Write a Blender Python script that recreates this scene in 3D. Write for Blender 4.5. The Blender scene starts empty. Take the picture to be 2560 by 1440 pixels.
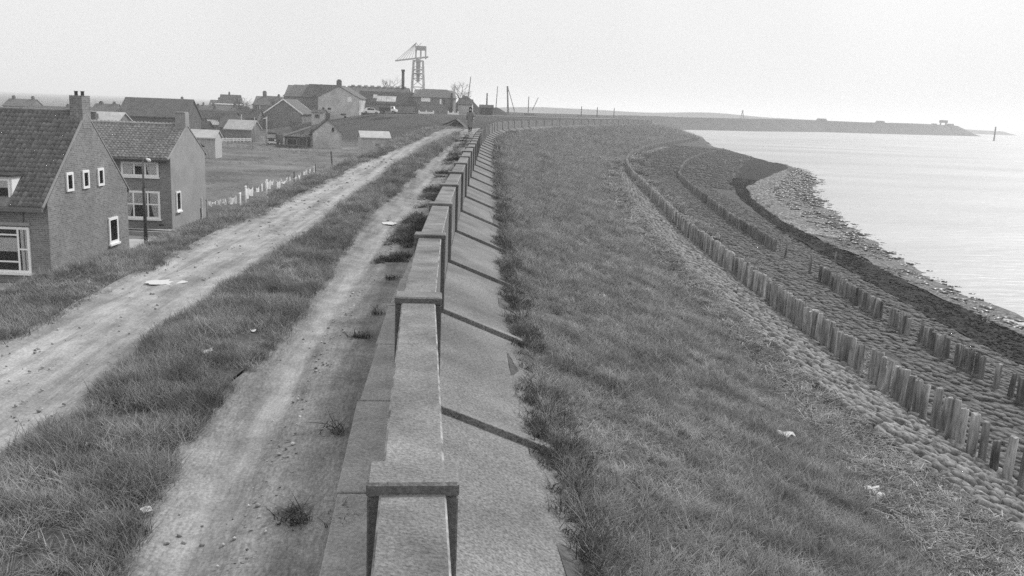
import bpy, math, random
import numpy as np
from mathutils import Matrix, Vector
random.seed(7); rng=np.random.default_rng(7)
R=math.radians
sc=bpy.context.scene
col=sc.collection

# ------------------------------------------------------------------ camera, sky, sun, exposure
cam=bpy.data.cameras.new('camera'); cam.lens=31.64; cam.sensor_width=36; cam.clip_start=.1; cam.clip_end=20000
co=bpy.data.objects.new('camera',cam); col.objects.link(co); sc.camera=co
CAMZ=8.2
co.matrix_world=Matrix.Translation((0,0,CAMZ))@Matrix.Rotation(R(90-11.2),4,'X')@Matrix.Rotation(R(2.2),4,'Z')
SUN_EL,SUN_AZ=R(42),R(40)          # azimuth clockwise from +Y (straight ahead)
w=bpy.data.worlds.new('World'); sc.world=w; w.use_nodes=True
nt=w.node_tree; nt.nodes.clear()
sky=nt.nodes.new('ShaderNodeTexSky'); sky.sky_type='NISHITA'; sky.sun_disc=False
sky.sun_elevation=SUN_EL; sky.sun_rotation=SUN_AZ; sky.air_density=1.0; sky.dust_density=6.0; sky.ozone_density=1.0
bw=nt.nodes.new('ShaderNodeRGBToBW')
mx=nt.nodes.new('ShaderNodeMix'); mx.data_type='FLOAT'; mx.inputs['Factor'].default_value=.88; mx.inputs['B'].default_value=8.6   # even cloud veil
vtc=nt.nodes.new('ShaderNodeTexCoord'); vn_=nt.nodes.new('ShaderNodeTexNoise'); vn_.inputs['Scale'].default_value=2.2; vn_.inputs['Detail'].default_value=5; vr=nt.nodes.new('ShaderNodeMapRange'); vr.inputs['From Min'].default_value=.3; vr.inputs['From Max'].default_value=.7; vr.inputs['To Min'].default_value=8.0; vr.inputs['To Max'].default_value=9.3
nt.links.new(vtc.outputs['Generated'],vn_.inputs[0]); nt.links.new(vn_.outputs['Fac'],vr.inputs[0]); nt.links.new(vr.outputs[0],mx.inputs['B'])
bg=nt.nodes.new('ShaderNodeBackground'); bg.inputs['Strength'].default_value=.092
out=nt.nodes.new('ShaderNodeOutputWorld')
nt.links.new(sky.outputs[0],bw.inputs[0]); nt.links.new(bw.outputs[0],mx.inputs['A'])
nt.links.new(mx.outputs['Result'],bg.inputs['Color']); nt.links.new(bg.outputs[0],out.inputs[0])
sl=bpy.data.lights.new('sun','SUN'); sl.energy=2.6; sl.angle=R(10); sl.color=(1,1,1)
so=bpy.data.objects.new('sun',sl); col.objects.link(so)
sdir=Vector((math.sin(SUN_AZ)*math.cos(SUN_EL),math.cos(SUN_AZ)*math.cos(SUN_EL),math.sin(SUN_EL)))
so.rotation_euler=sdir.to_track_quat('Z','Y').to_euler()
vs=sc.view_settings; vs.view_transform='Standard'; vs.look='None'; vs.exposure=0.24; vs.gamma=1.0; vs.use_curve_mapping=False
sc.cycles.max_bounces=6; sc.cycles.transparent_max_bounces=6; sc.cycles.volume_bounces=1
sc.cycles.use_denoising=False

# ------------------------------------------------------------------ helpers
def tag(o,label=None,cat=None,group=None,kind=None):
    if label: o['label']=label
    if cat: o['category']=cat
    if group: o['group']=group
    if kind: o['kind']=kind
    return o
def empty(name,loc=(0,0,0),rz=0):
    o=bpy.data.objects.new(name,None); col.objects.link(o); o.location=loc; o.rotation_euler=(0,0,rz); o.empty_display_size=.2
    return o
def link(name,me,parent=None,loc=(0,0,0)):
    o=bpy.data.objects.new(name,me); col.objects.link(o); o.location=loc
    if parent: o.parent=parent
    return o
def mkmesh(name,v,f,mat=None,smooth=False):
    me=bpy.data.meshes.new(name); me.from_pydata([tuple(map(float,a)) for a in v],[],[tuple(int(i) for i in a) for a in f])
    if mat: me.materials.append(mat)
    if smooth: me.polygons.foreach_set('use_smooth',[True]*len(me.polygons))
    me.update(); return me
class G:
    def __init__(s): s.v=[]; s.f=[]
    def add(s,v,f):
        n=len(s.v); s.v+=[tuple(a) for a in v]; s.f+=[tuple(i+n for i in a) for a in f]; return s
    def box(s,x0,x1,y0,y1,z0,z1):
        return s.add([(x0,y0,z0),(x1,y0,z0),(x1,y1,z0),(x0,y1,z0),(x0,y0,z1),(x1,y0,z1),(x1,y1,z1),(x0,y1,z1)],
            [(3,2,1,0),(4,5,6,7),(0,1,5,4),(1,2,6,5),(2,3,7,6),(3,0,4,7)])
    def bar(s,a,b,w,h=None):
        a=Vector(a);b=Vector(b); h=h or w; d=(b-a).normalized(); u=Vector((0,0,1)) if abs(d.z)<.95 else Vector((0,1,0))
        x=d.cross(u).normalized()*w/2; y=x.cross(d).normalized()*h/2
        v=[a-x-y,a+x-y,a+x+y,a-x+y,b-x-y,b+x-y,b+x+y,b-x+y]
        return s.add(v,[(3,2,1,0),(4,5,6,7),(0,1,5,4),(1,2,6,5),(2,3,7,6),(3,0,4,7)])
    def tube(s,pts,rad,n=8,cap=True):
        pts=[Vector(p) for p in pts]; rings=[]
        for i,p in enumerate(pts):
            d=(pts[min(i+1,len(pts)-1)]-pts[max(i-1,0)]).normalized(); u=Vector((0,0,1)) if abs(d.z)<.9 else Vector((0,1,0))
            x=d.cross(u).normalized(); y=x.cross(d).normalized(); r=rad[i] if hasattr(rad,'__len__') else rad
            rings.append([p+x*math.cos(2*math.pi*k/n)*r+y*math.sin(2*math.pi*k/n)*r for k in range(n)])
        v=[q for r in rings for q in r]; f=[]
        for i in range(len(rings)-1):
            for k in range(n):
                a=i*n+k;b=i*n+(k+1)%n; f.append((a,b,b+n,a+n))
        if cap: f+= [tuple(range(n))[::-1],tuple((len(rings)-1)*n+k for k in range(n))]
        return s.add(v,f)
    def prism(s,poly,axis,a,b):
        n=len(poly)
        P=lambda p,t:{'x':(t,p[0],p[1]),'y':(p[0],t,p[1]),'z':(p[0],p[1],t)}[axis]
        v=[P(p,a) for p in poly]+[P(p,b) for p in poly]
        f=[tuple(range(n))[::-1],tuple(range(n,2*n))]+[(i,(i+1)%n,(i+1)%n+n,i+n) for i in range(n)]
        return s.add(v,f)
    def build(s,name,mat,parent=None,loc=(0,0,0),smooth=False,bevel=0):
        me=mkmesh(name,s.v,s.f,mat,smooth)
        import bmesh
        bm=bmesh.new(); bm.from_mesh(me); bmesh.ops.recalc_face_normals(bm,faces=bm.faces)
        if bevel: bmesh.ops.bevel(bm,geom=list(bm.edges),offset=bevel,segments=1,affect='EDGES',clamp_overlap=True)
        bm.to_mesh(me); bm.free()
        return link(name,me,parent,loc)

# ------------------------------------------------------------------ materials (the photograph is black and white: all greys)
def g4(v): return (v,v,v,1)
def MAT(name,a,b,scale=3.,rough=.9,bump=.3,bscale=None,stretch=(1,1,1),fine=.25,fscale=40.,spec=.2,coords='pos',rand=0,lo=.35,hi=.65,metal=0,dist=.02):
    m=bpy.data.materials.new(name); m.use_nodes=True; t=m.node_tree; L=t.links.new; N=t.nodes.new
    bs=t.nodes['Principled BSDF']; bs.inputs['Roughness'].default_value=rough; bs.inputs['Specular IOR Level'].default_value=spec; bs.inputs['Metallic'].default_value=metal
    if coords=='pos': src=N('ShaderNodeNewGeometry').outputs['Position']
    elif coords=='uv': src=N('ShaderNodeUVMap').outputs[0]
    else: src=N('ShaderNodeTexCoord').outputs['Object']
    mp=N('ShaderNodeMapping'); mp.inputs['Scale'].default_value=stretch; L(src,mp.inputs['Vector'])
    n1=N('ShaderNodeTexNoise'); n1.inputs['Scale'].default_value=scale; n1.inputs['Detail'].default_value=6; n1.inputs['Roughness'].default_value=.6; L(mp.outputs[0],n1.inputs['Vector'])
    r=N('ShaderNodeValToRGB'); r.color_ramp.elements[0].position=lo; r.color_ramp.elements[1].position=hi
    r.color_ramp.elements[0].color=g4(a); r.color_ramp.elements[1].color=g4(b); L(n1.outputs['Fac'],r.inputs[0])
    n2=N('ShaderNodeTexNoise'); n2.inputs['Scale'].default_value=fscale; n2.inputs['Detail'].default_value=3; L(mp.outputs[0],n2.inputs['Vector'])
    mr=N('ShaderNodeMapRange'); mr.inputs['From Min'].default_value=.25; mr.inputs['From Max'].default_value=.75; mr.inputs['To Min'].default_value=1-fine; mr.inputs['To Max'].default_value=1+fine
    L(n2.outputs['Fac'],mr.inputs[0])
    mu=N('ShaderNodeVectorMath'); mu.operation='SCALE'; L(r.outputs[0],mu.inputs[0]); L(mr.outputs[0],mu.inputs['Scale'])
    last=mu.outputs[0]
    if rand:
        oi=N('ShaderNodeObjectInfo'); m2=N('ShaderNodeMapRange'); m2.inputs['To Min'].default_value=1-rand; m2.inputs['To Max'].default_value=1+rand
        L(oi.outputs['Random'],m2.inputs[0]); mu2=N('ShaderNodeVectorMath'); mu2.operation='SCALE'; L(last,mu2.inputs[0]); L(m2.outputs[0],mu2.inputs['Scale']); last=mu2.outputs[0]
    L(last,bs.inputs['Base Color'])
    if bump:
        n3=N('ShaderNodeTexNoise'); n3.inputs['Scale'].default_value=bscale or fscale; n3.inputs['Detail'].default_value=5; L(mp.outputs[0],n3.inputs['Vector'])
        bp=N('ShaderNodeBump'); bp.inputs['Strength'].default_value=bump; bp.inputs['Distance'].default_value=dist; L(n3.outputs['Fac'],bp.inputs['Height']); L(bp.outputs[0],bs.inputs['Normal'])
    return m
def BLADE(name,a,b,patch=.35,pscale=.9,trans=.25):
    m=bpy.data.materials.new(name); m.use_nodes=True; t=m.node_tree; L=t.links.new; N=t.nodes.new
    t.nodes.remove(t.nodes['Principled BSDF']); o=t.nodes['Material Output']
    oi=N('ShaderNodeObjectInfo'); r=N('ShaderNodeValToRGB'); r.color_ramp.elements[0].color=g4(a); r.color_ramp.elements[1].color=g4(b); L(oi.outputs['Random'],r.inputs[0])
    ge=N('ShaderNodeNewGeometry'); n=N('ShaderNodeTexNoise'); n.inputs['Scale'].default_value=pscale; n.inputs['Detail'].default_value=4; L(ge.outputs['Position'],n.inputs['Vector'])
    mr=N('ShaderNodeMapRange'); mr.inputs['From Min'].default_value=.3; mr.inputs['From Max'].default_value=.7; mr.inputs['To Min'].default_value=1-patch; mr.inputs['To Max'].default_value=1+patch; L(n.outputs['Fac'],mr.inputs[0])
    mu=N('ShaderNodeVectorMath'); mu.operation='SCALE'; L(r.outputs[0],mu.inputs[0]); L(mr.outputs[0],mu.inputs['Scale'])
    d=N('ShaderNodeBsdfDiffuse'); L(mu.outputs[0],d.inputs[0]); tr=N('ShaderNodeBsdfTranslucent'); L(mu.outputs[0],tr.inputs[0])
    gl=N('ShaderNodeBsdfGlossy'); gl.inputs['Roughness'].default_value=.5; gl.inputs['Color'].default_value=g4(.6)
    m1=N('ShaderNodeMixShader'); m1.inputs[0].default_value=trans; L(d.outputs[0],m1.inputs[1]); L(tr.outputs[0],m1.inputs[2])
    m2=N('ShaderNodeMixShader'); m2.inputs[0].default_value=.05; L(m1.outputs[0],m2.inputs[1]); L(gl.outputs[0],m2.inputs[2]); L(m2.outputs[0],o.inputs[0])
    return m
def GLASS():
    m=bpy.data.materials.new('window_glass'); m.use_nodes=True; t=m.node_tree; L=t.links.new; N=t.nodes.new
    t.nodes.remove(t.nodes['Principled BSDF']); o=t.nodes['Material Output']
    fr=N('ShaderNodeFresnel'); fr.inputs[0].default_value=1.5; a=N('ShaderNodeBsdfTransparent'); b=N('ShaderNodeBsdfGlossy'); b.inputs['Roughness'].default_value=.02
    mxs=N('ShaderNodeMixShader'); L(fr.outputs[0],mxs.inputs[0]); L(a.outputs[0],mxs.inputs[1]); L(b.outputs[0],mxs.inputs[2]); L(mxs.outputs[0],o.inputs[0]); return m
M={}
M['concrete']=MAT('concrete_shaded',.09,.16,2.2,.92,.5,60,fine=.35,fscale=55)  # darker copy: shade of post faces and cap sides put into the colour
M['concrete_top']=MAT('concrete_lit_weathered',.11,.29,2.2,.92,.8,60,fine=.35,fscale=55,lo=.28,hi=.74)  # paler lit copy for cap tops and panels; its mottling is weathering
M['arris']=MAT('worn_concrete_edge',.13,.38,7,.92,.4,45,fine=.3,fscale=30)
M['slab']=MAT('concrete_slab',.11,.235,.9,.9,.8,50,fine=.6,fscale=48,dist=.012,lo=.3,hi=.7)
M['footing']=MAT('concrete_footing',.27,.4,1.6,.93,.5,40,fine=.3,fscale=40)
def BAND(name,base,light,bands,scale,stretch,rough_w=.12,fine=.2):
    """dirt with lighter lengthwise wheel bands: bands = [(d centre, half width, strength)] in the sheet's own (d,s) coordinates"""
    m=MAT(name,*base,scale,.95,.5,16,stretch=stretch,fine=fine,fscale=26,coords='uv',dist=.03,lo=.3,hi=.7); t=m.node_tree; L=t.links.new; N=t.nodes.new; bs=t.nodes['Principled BSDF']
    prev=bs.inputs['Base Color'].links[0].from_socket; uv=N('ShaderNodeUVMap'); sx=N('ShaderNodeSeparateXYZ'); L(uv.outputs[0],sx.inputs[0])
    mp=N('ShaderNodeMapping'); mp.inputs['Scale'].default_value=(2.2,.55,1); L(uv.outputs[0],mp.inputs[0]); n=N('ShaderNodeTexNoise'); n.inputs['Scale'].default_value=1.; n.inputs['Detail'].default_value=7; n.inputs['Roughness'].default_value=.62; L(mp.outputs[0],n.inputs[0])
    def mth(op,a,b=None,c=None):
        q=N('ShaderNodeMath'); q.operation=op
        for i,vv in enumerate((a,b,c)):
            if vv is None: continue
            if isinstance(vv,(int,float)): q.inputs[i].default_value=vv
            else: L(vv,q.inputs[i])
        return q.outputs[0]
    jit=mth('MULTIPLY_ADD',n.outputs['Fac'],.9,-.45); tot=None
    for c,hw,st in bands:
        e=mth('ABSOLUTE',mth('ADD',mth('ADD',sx.outputs[0],-c),mth('MULTIPLY',jit,.45))); e=mth('ADD',e,mth('MULTIPLY',jit,.35)); mr=N('ShaderNodeMapRange'); mr.inputs['From Min'].default_value=hw+rough_w; mr.inputs['From Max'].default_value=hw; mr.inputs['To Max'].default_value=st; L(e,mr.inputs[0])
        tot=mr.outputs[0] if tot is None else mth('MAXIMUM',tot,mr.outputs[0])
    lc=N('ShaderNodeVectorMath'); lc.operation='SCALE'; lc.inputs[0].default_value=(light,light,light); q=N('ShaderNodeMapRange'); q.inputs['To Min'].default_value=.75; q.inputs['To Max'].default_value=1.2; L(n.outputs['Fac'],q.inputs[0]); L(q.outputs[0],lc.inputs['Scale'])
    mxx=N('ShaderNodeMix'); mxx.data_type='RGBA'; L(tot,mxx.inputs['Factor']); L(prev,mxx.inputs['A']); L(lc.outputs[0],mxx.inputs['B'])
    last=mxx.outputs['Result']; ge=N('ShaderNodeNewGeometry')
    for sc_,dt,a_,b_,lo_,hi_,str_ in ((2.6,8,.72,1.22,.32,.68,None),(45.,4,.7,1.3,.3,.7,None),(1.,7,.66,1.12,.38,.56,(3.4,.28,1))):
        n4=N('ShaderNodeTexNoise'); n4.inputs['Scale'].default_value=sc_; n4.inputs['Detail'].default_value=dt; n4.inputs['Roughness'].default_value=.65
        if str_:
            m4=N('ShaderNodeMapping'); m4.inputs['Scale'].default_value=str_; L(uv.outputs[0],m4.inputs[0]); L(m4.outputs[0],n4.inputs[0])
        else: L(ge.outputs['Position'],n4.inputs[0])
        r4=N('ShaderNodeMapRange'); r4.inputs['From Min'].default_value=lo_; r4.inputs['From Max'].default_value=hi_; r4.inputs['To Min'].default_value=a_; r4.inputs['To Max'].default_value=b_; L(n4.outputs['Fac'],r4.inputs[0])
        v4=N('ShaderNodeVectorMath'); v4.operation='SCALE'; L(last,v4.inputs[0]); L(r4.outputs[0],v4.inputs['Scale']); last=v4.outputs[0]
    L(last,bs.inputs['Base Color']); return m
M['road']=BAND('dirt_road',(.17,.28),.32,[(-3.25,.18,.9),(-4.0,.28,1.)],1.,(2.0,.35,1),.25)
M['track']=BAND('sandy_track',(.18,.26),.30,[(-1.28,.07,.85)],1.4,(2.0,.5,1),.10,.3)
M['quay']=MAT('quay_road',.3,.42,.6,.95,.2,5)
M['soil']=MAT('grassy_soil',.05,.10,1.2,.95,.8,12,fine=.4,fscale=22,dist=.06)
M['slopeground']=MAT('slope_turf',.075,.13,.55,.95,.9,9,fine=.35,fscale=16,dist=.08)
M['polder']=MAT('polder_turf',.075,.16,.16,.95,.6,2.5,fine=.35,fscale=3.,dist=.2)
def polder_mat():
    m=M['polder']; t=m.node_tree; L=t.links.new; N=t.nodes.new; bs=t.nodes['Principled BSDF']; prev=bs.inputs['Base Color'].links[0].from_socket
    ge=N('ShaderNodeNewGeometry'); sx=N('ShaderNodeSeparateXYZ'); L(ge.outputs['Position'],sx.inputs[0])
    n=N('ShaderNodeTexNoise'); n.inputs['Scale'].default_value=.05; n.inputs['Detail'].default_value=5; mp=N('ShaderNodeMapping'); mp.inputs['Scale'].default_value=(.9,1.1,1); L(ge.outputs['Position'],mp.inputs[0]); L(mp.outputs[0],n.inputs[0])
    r=N('ShaderNodeMapRange'); r.inputs['From Min'].default_value=.52; r.inputs['From Max'].default_value=.66; r.inputs['To Max'].default_value=.7; L(n.outputs['Fac'],r.inputs[0])
    q=N('ShaderNodeMapRange'); q.inputs['From Min'].default_value=1.05; q.inputs['From Max'].default_value=1.6; L(sx.outputs[2],q.inputs[0])
    a=N('ShaderNodeMix'); a.data_type='RGBA'; L(r.outputs[0],a.inputs['Factor']); L(prev,a.inputs['A']); a.inputs['B'].default_value=g4(.25)      # worn pale ground
    b=N('ShaderNodeMix'); b.data_type='RGBA'; L(q.outputs[0],b.inputs['Factor']); L(a.outputs['Result'],b.inputs['A']); sc_=N('ShaderNodeVectorMath'); sc_.operation='SCALE'; sc_.inputs['Scale'].default_value=.42; L(prev,sc_.inputs[0]); L(sc_.outputs[0],b.inputs['B']); L(b.outputs['Result'],bs.inputs['Base Color'])
polder_mat()
M['stonebed']=MAT('stone_bed',.025,.06,4,.9,.8,14,fine=.5,fscale=20,dist=.06)
M['stone']=MAT('revetment_stone',.09,.27,5,.85,.6,18,fine=.3,fscale=30,rand=.3,dist=.02)
M['berm']=MAT('berm_bed',.035,.09,3,.9,.9,8,fine=.5,fscale=12,dist=.08)
M['bermstone']=MAT('berm_stone',.08,.16,4,.85,.6,18,fine=.3,fscale=30,rand=.25,dist=.02)
M['wrack']=MAT('seaweed_band',.02,.06,3,1.,.8,10,fine=.5,fscale=22,dist=.05,spec=.03)
M['shore']=MAT('foreshore',.045,.2,3.2,.85,.9,5,fine=.6,fscale=9,dist=.1)
M['rubble']=MAT('rubble_stone',.04,.26,9,.85,.5,12,fine=.4,fscale=14)
M['rockdark']=MAT('wet_rock',.02,.06,5,.4,.6,10,spec=.5)
M['wood']=MAT('weathered_pile',.12,.42,7,.92,.7,20,stretch=(1,1,.12),fine=.4,fscale=26,rand=.35,dist=.015)
M['wooddark']=MAT('wet_pile',.07,.27,7,.9,.7,20,stretch=(1,1,.12),fine=.4,fscale=26,rand=.4,dist=.015)
M['brick']=MAT('house_brick',.19,.24,1.0,.9,.4,30,stretch=(1,1,.5),fine=.22,fscale=14)
M['brickdark']=MAT('house_brick_front',.19,.24,1.0,.9,.4,30,stretch=(1,1,.4),fine=.22,fscale=14)
def add_brick(m):
    t=m.node_tree; L=t.links.new; N=t.nodes.new; bs=t.nodes['Principled BSDF']; prev=bs.inputs['Base Color'].links[0].from_socket
    tc=N('ShaderNodeTexCoord'); sx=N('ShaderNodeSeparateXYZ'); L(tc.outputs['Object'],sx.inputs[0]); ad=N('ShaderNodeMath'); L(sx.outputs[0],ad.inputs[0]); L(sx.outputs[1],ad.inputs[1]); cb=N('ShaderNodeCombineXYZ'); L(ad.outputs[0],cb.inputs[0]); L(sx.outputs[2],cb.inputs[1])
    b=N('ShaderNodeTexBrick'); b.inputs['Scale'].default_value=1; b.inputs['Brick Width'].default_value=.22; b.inputs['Row Height'].default_value=.075; b.inputs['Mortar Size'].default_value=.012; b.inputs['Color1'].default_value=g4(.72); b.inputs['Color2'].default_value=g4(1.18); b.inputs['Mortar'].default_value=g4(1.35); L(cb.outputs[0],b.inputs[0])
    mu=N('ShaderNodeVectorMath'); mu.operation='MULTIPLY'; L(prev,mu.inputs[0]); L(b.outputs[0],mu.inputs[1]); L(mu.outputs[0],bs.inputs['Base Color'])
add_brick(M['brick']); add_brick(M['brickdark'])
M['render']=MAT('pale_render',.29,.36,.8,.9,.3,20,fine=.12,fscale=9)
M['tile']=MAT('pantile',.13,.2,6,.8,.3,30,rand=.22,fine=.2,fscale=25)
M['tile2']=MAT('pantile_pale',.2,.3,5,.8,.3,30,rand=.15,fine=.3,fscale=8)
M['white']=MAT('white_paint',.86,.93,3,.5,.05,30,fine=.03,spec=.4)
M['cloth']=MAT('white_cloth',.72,.85,3,.9,.1,30,fine=.04)
M['curtain']=MAT('net_curtain',.8,.9,6,.9,.2,20,stretch=(6,6,.4),fine=.08)
M['blind']=MAT('roller_blind',.78,.86,4,.9,0,fine=.03)
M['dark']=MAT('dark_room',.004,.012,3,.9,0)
M['glass']=GLASS()
M['cranesteel']=MAT('crane_steel',.3,.4,2,.7,0)
M['metal']=MAT('grey_metal',.16,.24,5,.6,.1,30,spec=.5)
M['darkmetal']=MAT('dark_metal',.03,.05,5,.6,.1,30,spec=.4)
M['gutter']=MAT('zinc_gutter',.13,.17,5,.6,.1,30,spec=.4)
M['roofdark']=MAT('dark_roof',.035,.07,1.2,.9,.5,5,fine=.3,fscale=4)
M['roofmid']=MAT('grey_roof',.09,.13,1.2,.9,.5,5,fine=.25,fscale=5)
M['roofpale']=MAT('pale_roof',.38,.5,1.2,.8,.3,5,fine=.12,fscale=5)
M['wallmid']=MAT('town_brick',.14,.21,.7,.9,.3,5,fine=.2,fscale=4)
M['walldark']=MAT('town_brick_dark',.09,.14,.7,.9,.3,5,fine=.2,fscale=4)
M['wallpale']=MAT('town_render',.36,.6,.5,.9,.3,4,fine=.15,fscale=4)
M['plank']=MAT('tarred_plank',.03,.08,3,.9,.4,8,stretch=(3,3,.3),fine=.3,fscale=9)
M['plankpale']=MAT('pale_plank',.36,.52,3,.9,.4,8,stretch=(3,3,.3),fine=.2,fscale=9)
M['coat']=MAT('wool_coat',.17,.22,12,.95,.2,60)
M['black']=MAT('black_cloth',.012,.02,10,.9,.1,40)
M['skin']=MAT('skin',.42,.46,10,.6,0)
M['bark']=MAT('bark',.05,.09,6,.95,.4,20)
M['tyre']=MAT('tyre_rubber',.015,.025,6,.9,.1,20)
M['puddle']=MAT('puddle_water',.5,.52,1,.03,0,fine=.02,spec=.6)
M['straw']=BLADE('straw_stalks',.13,.42,.3,1.2,.1)
M['grass']=BLADE('slope_grass',.08,.42,.42,1.3)
M['tuss']=BLADE('tussock_grass',.09,.38,.5,1.1)
M['weed']=BLADE('edge_weeds',.03,.11,.4,1.5)
M['paper']=MAT('waste_paper',.42,.8,9,.9,.2,20,fine=.05)
M['mole']=MAT('breakwater_turf',.035,.055,.03,.95,.3,.3,fine=.3,fscale=.15)
M['far']=MAT('distant_land',.10,.14,.01,.95,0,fine=.2,fscale=.05)

# ------------------------------------------------------------------ dike line: s along the wall, d across (sea side positive)
WC=np.array([(1.2,-12),(0.6,-6),(0,0),(-.42,3.86),(-.83,7.6),(-1.09,11.5),(-1.28,15.3),(-1.43,19.3),(-1.55,23.2),(-1.68,27.4),(-1.81,31.3),(-1.93,35.2),(-2.08,41),(-2.25,47.4),(-2.72,62),(-2.95,78),(-3.05,92),(-2.65,108),(-1.0,122),(2.2,140),(8.7,168),(17.5,198),(27.7,231),(38,262),(49,295),(58,322)])
_y=np.arange(-12,322,.25); _x=np.interp(_y,WC[:,1],WC[:,0])
for k in (9,17): _x=np.convolve(np.pad(_x,k//2,mode='reflect',reflect_type='odd'),np.ones(k)/k,'valid')
_s=np.concatenate([[0],np.cumsum(np.hypot(np.diff(_x),np.diff(_y)))]); _s=_s-np.interp(0,_y,_s)
def Wp(s): return np.interp(s,_s,_x),np.interp(s,_s,_y)
def Nv(s):
    x0,y0=Wp(np.asarray(s,float)-2.); x1,y1=Wp(np.asarray(s,float)+2.); tx,ty=x1-x0,y1-y0; l=np.hypot(tx,ty); return ty/l,-tx/l
def XY(s,d):
    x,y=Wp(s); nx,ny=Nv(s); return x+nx*d,y+ny*d
def ip(s,tab): a=np.array(tab); return np.interp(s,a[:,0],a[:,1])
dR1=lambda s: ip(s,[(-10,10.5),(15,10.65),(24,10.65),(32.5,11.0),(47.5,11.6),(64,13.0),(81.5,14.2),(109,15.7),(134,15.3),(157,14.9),(190,14.0),(231,13.7),(272,13.5),(300,13)])
dWt=lambda s: ip(s,[(-10,20.5),(20,21.5),(35.5,23.1),(48.5,24.9),(73.5,29.6),(97,34.9),(136,41.2),(168,40.7),(194,34.3),(215,29),(240,22),(272,16.5),(300,14)])
dR2=lambda s: np.minimum(ip(s,[(-10,14.8),(22.5,15.0),(30,15.2),(39.5,15.9),(48,16.45),(60,17.3),(77.5,19.1),(90,20.2),(110,21.9),(124,22.8),(153,23.9),(205,26.4),(300,26)]),dWt(s)-2.0)
dA=lambda s: np.minimum(ip(s,[(-10,17.6),(28,18.1),(38,18.7),(46,19.5),(60,20.7),(88,24.9),(99,26.6),(134,31),(184,32.7),(300,32)]),dWt(s)-1.2)
dB=lambda s: np.minimum(ip(s,[(-10,20.4),(31,21.3),(41.5,21.7),(50.5,22.4),(69.5,23.6),(87,26.0),(103,29),(133,35.3),(157,39.2),(300,40)]),dWt(s)-.7)
dSt=lambda s: ip(s,[(-10,5.9),(9.5,6.0),(12,6.4),(21,7.2),(30,7.4),(50,8.3),(65,9.9),(88,12.0),(114,14.0),(150,14.2),(300,12.5)])
dSn=lambda s: ip(s,[(-10,8.9),(9,8.7),(11.5,8.3),(14,7.9),(20,7.8),(24,7.85),(42,8.3),(65,10.3),(88,12.4),(114,14.6),(125,15.1),(300,12.9)])
rise=lambda s: ip(s,[(60,0),(115,.15),(300,.15)])
zcr=lambda s: ip(s,[(-12,5.6),(24,5.6),(34,5.74),(44,6.02),(54,6.3),(64,6.47),(74,6.5),(88,6.2),(105,5.75),(150,5.5),(300,5.7)])
def zsea(s,d):
    s=np.asarray(s,float); d=np.asarray(d,float); r=rise(s)
    ds=[np.full_like(s,.1),np.full_like(s,1.2),dR1(s),dR2(s),dA(s),dB(s),dWt(s),dWt(s)+12]
    zs=[5.6+r,5.18+r,1.7+0*s,1.2+0*s,.75+0*s,.5+0*s,0*s,-1.3+0*s]
    z=np.where(d<ds[0],zs[0],zs[-1])
    for k in range(7):
        m=(d>=ds[k])&(d<=ds[k+1]); t=np.clip((d-ds[k])/np.maximum(ds[k+1]-ds[k],1e-3),0,1)
        z=np.where(m,zs[k]+(zs[k+1]-zs[k])*t,z)
    return z
def hnoise(x,y,f,seed=0):      # cheap smooth value noise
    x=np.asarray(x)*f; y=np.asarray(y)*f; xi=np.floor(x); yi=np.floor(y); fx=x-xi; fy=y-yi
    h=lambda a,b: np.modf(np.abs(np.sin(a*127.1+b*311.7+seed*74.7)*43758.5453))[0]
    u=fx*fx*(3-2*fx); v=fy*fy*(3-2*fy)
    return (h(xi,yi)*(1-u)+h(xi+1,yi)*u)*(1-v)+(h(xi,yi+1)*(1-u)+h(xi+1,yi+1)*u)*v
def stations(a,b):
    r=[a]
    while r[-1]<b: r.append(r[-1]+max(.3,min(4,abs(r[-1])*.03)))
    r[-1]=b; return np.array(r)
def loft(name,mat,s,dl,zf,bump=0,bf=1.,kind='structure',parent=None,smooth=True,seed=0):
    """dl: list of functions/values of s giving the d lines; zf(s,d)"""
    rows=[]
    for q in dl:
        d=q(s) if callable(q) else np.full_like(s,q); x,y=XY(s,d); z=zf(s,d)
        if bump: z=z+bump*(hnoise(x,y,bf,seed)-.5)*2
        rows.append(np.stack([x,y,z],1))
    A=np.array(rows); n,m=A.shape[:2]; v=A.reshape(-1,3)
    f=[(i*m+j,(i+1)*m+j,(i+1)*m+j+1,i*m+j+1) for i in range(n-1) for j in range(m-1)]
    me=mkmesh(name,v,f,mat,smooth); o=link(name,me,parent)
    uv=np.zeros((n,m,2),np.float32)
    for i,q in enumerate(dl): uv[i,:,0]=q(s) if callable(q) else q; uv[i,:,1]=s
    li=np.zeros(len(me.loops),np.int32); me.loops.foreach_get('vertex_index',li); ul=me.uv_layers.new(name='sd'); ul.data.foreach_set('uv',uv.reshape(-1,2)[li].ravel())
    if not parent: o['kind']=kind
    return o
def between(fa,fb,n): return [(lambda s,t=t:(fa(s) if callable(fa) else fa+0*s)*(1-t)+(fb(s) if callable(fb) else fb+0*s)*t) for t in np.linspace(0,1,n)]
def jag(base,amp,f,seed): return lambda s: (base(s) if callable(base) else base)+amp*(hnoise(s,s*0+seed,f,seed)-.5)*2+amp*.5*(hnoise(s,s*0+seed,f*3.1,seed+5)-.5)*2

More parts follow.
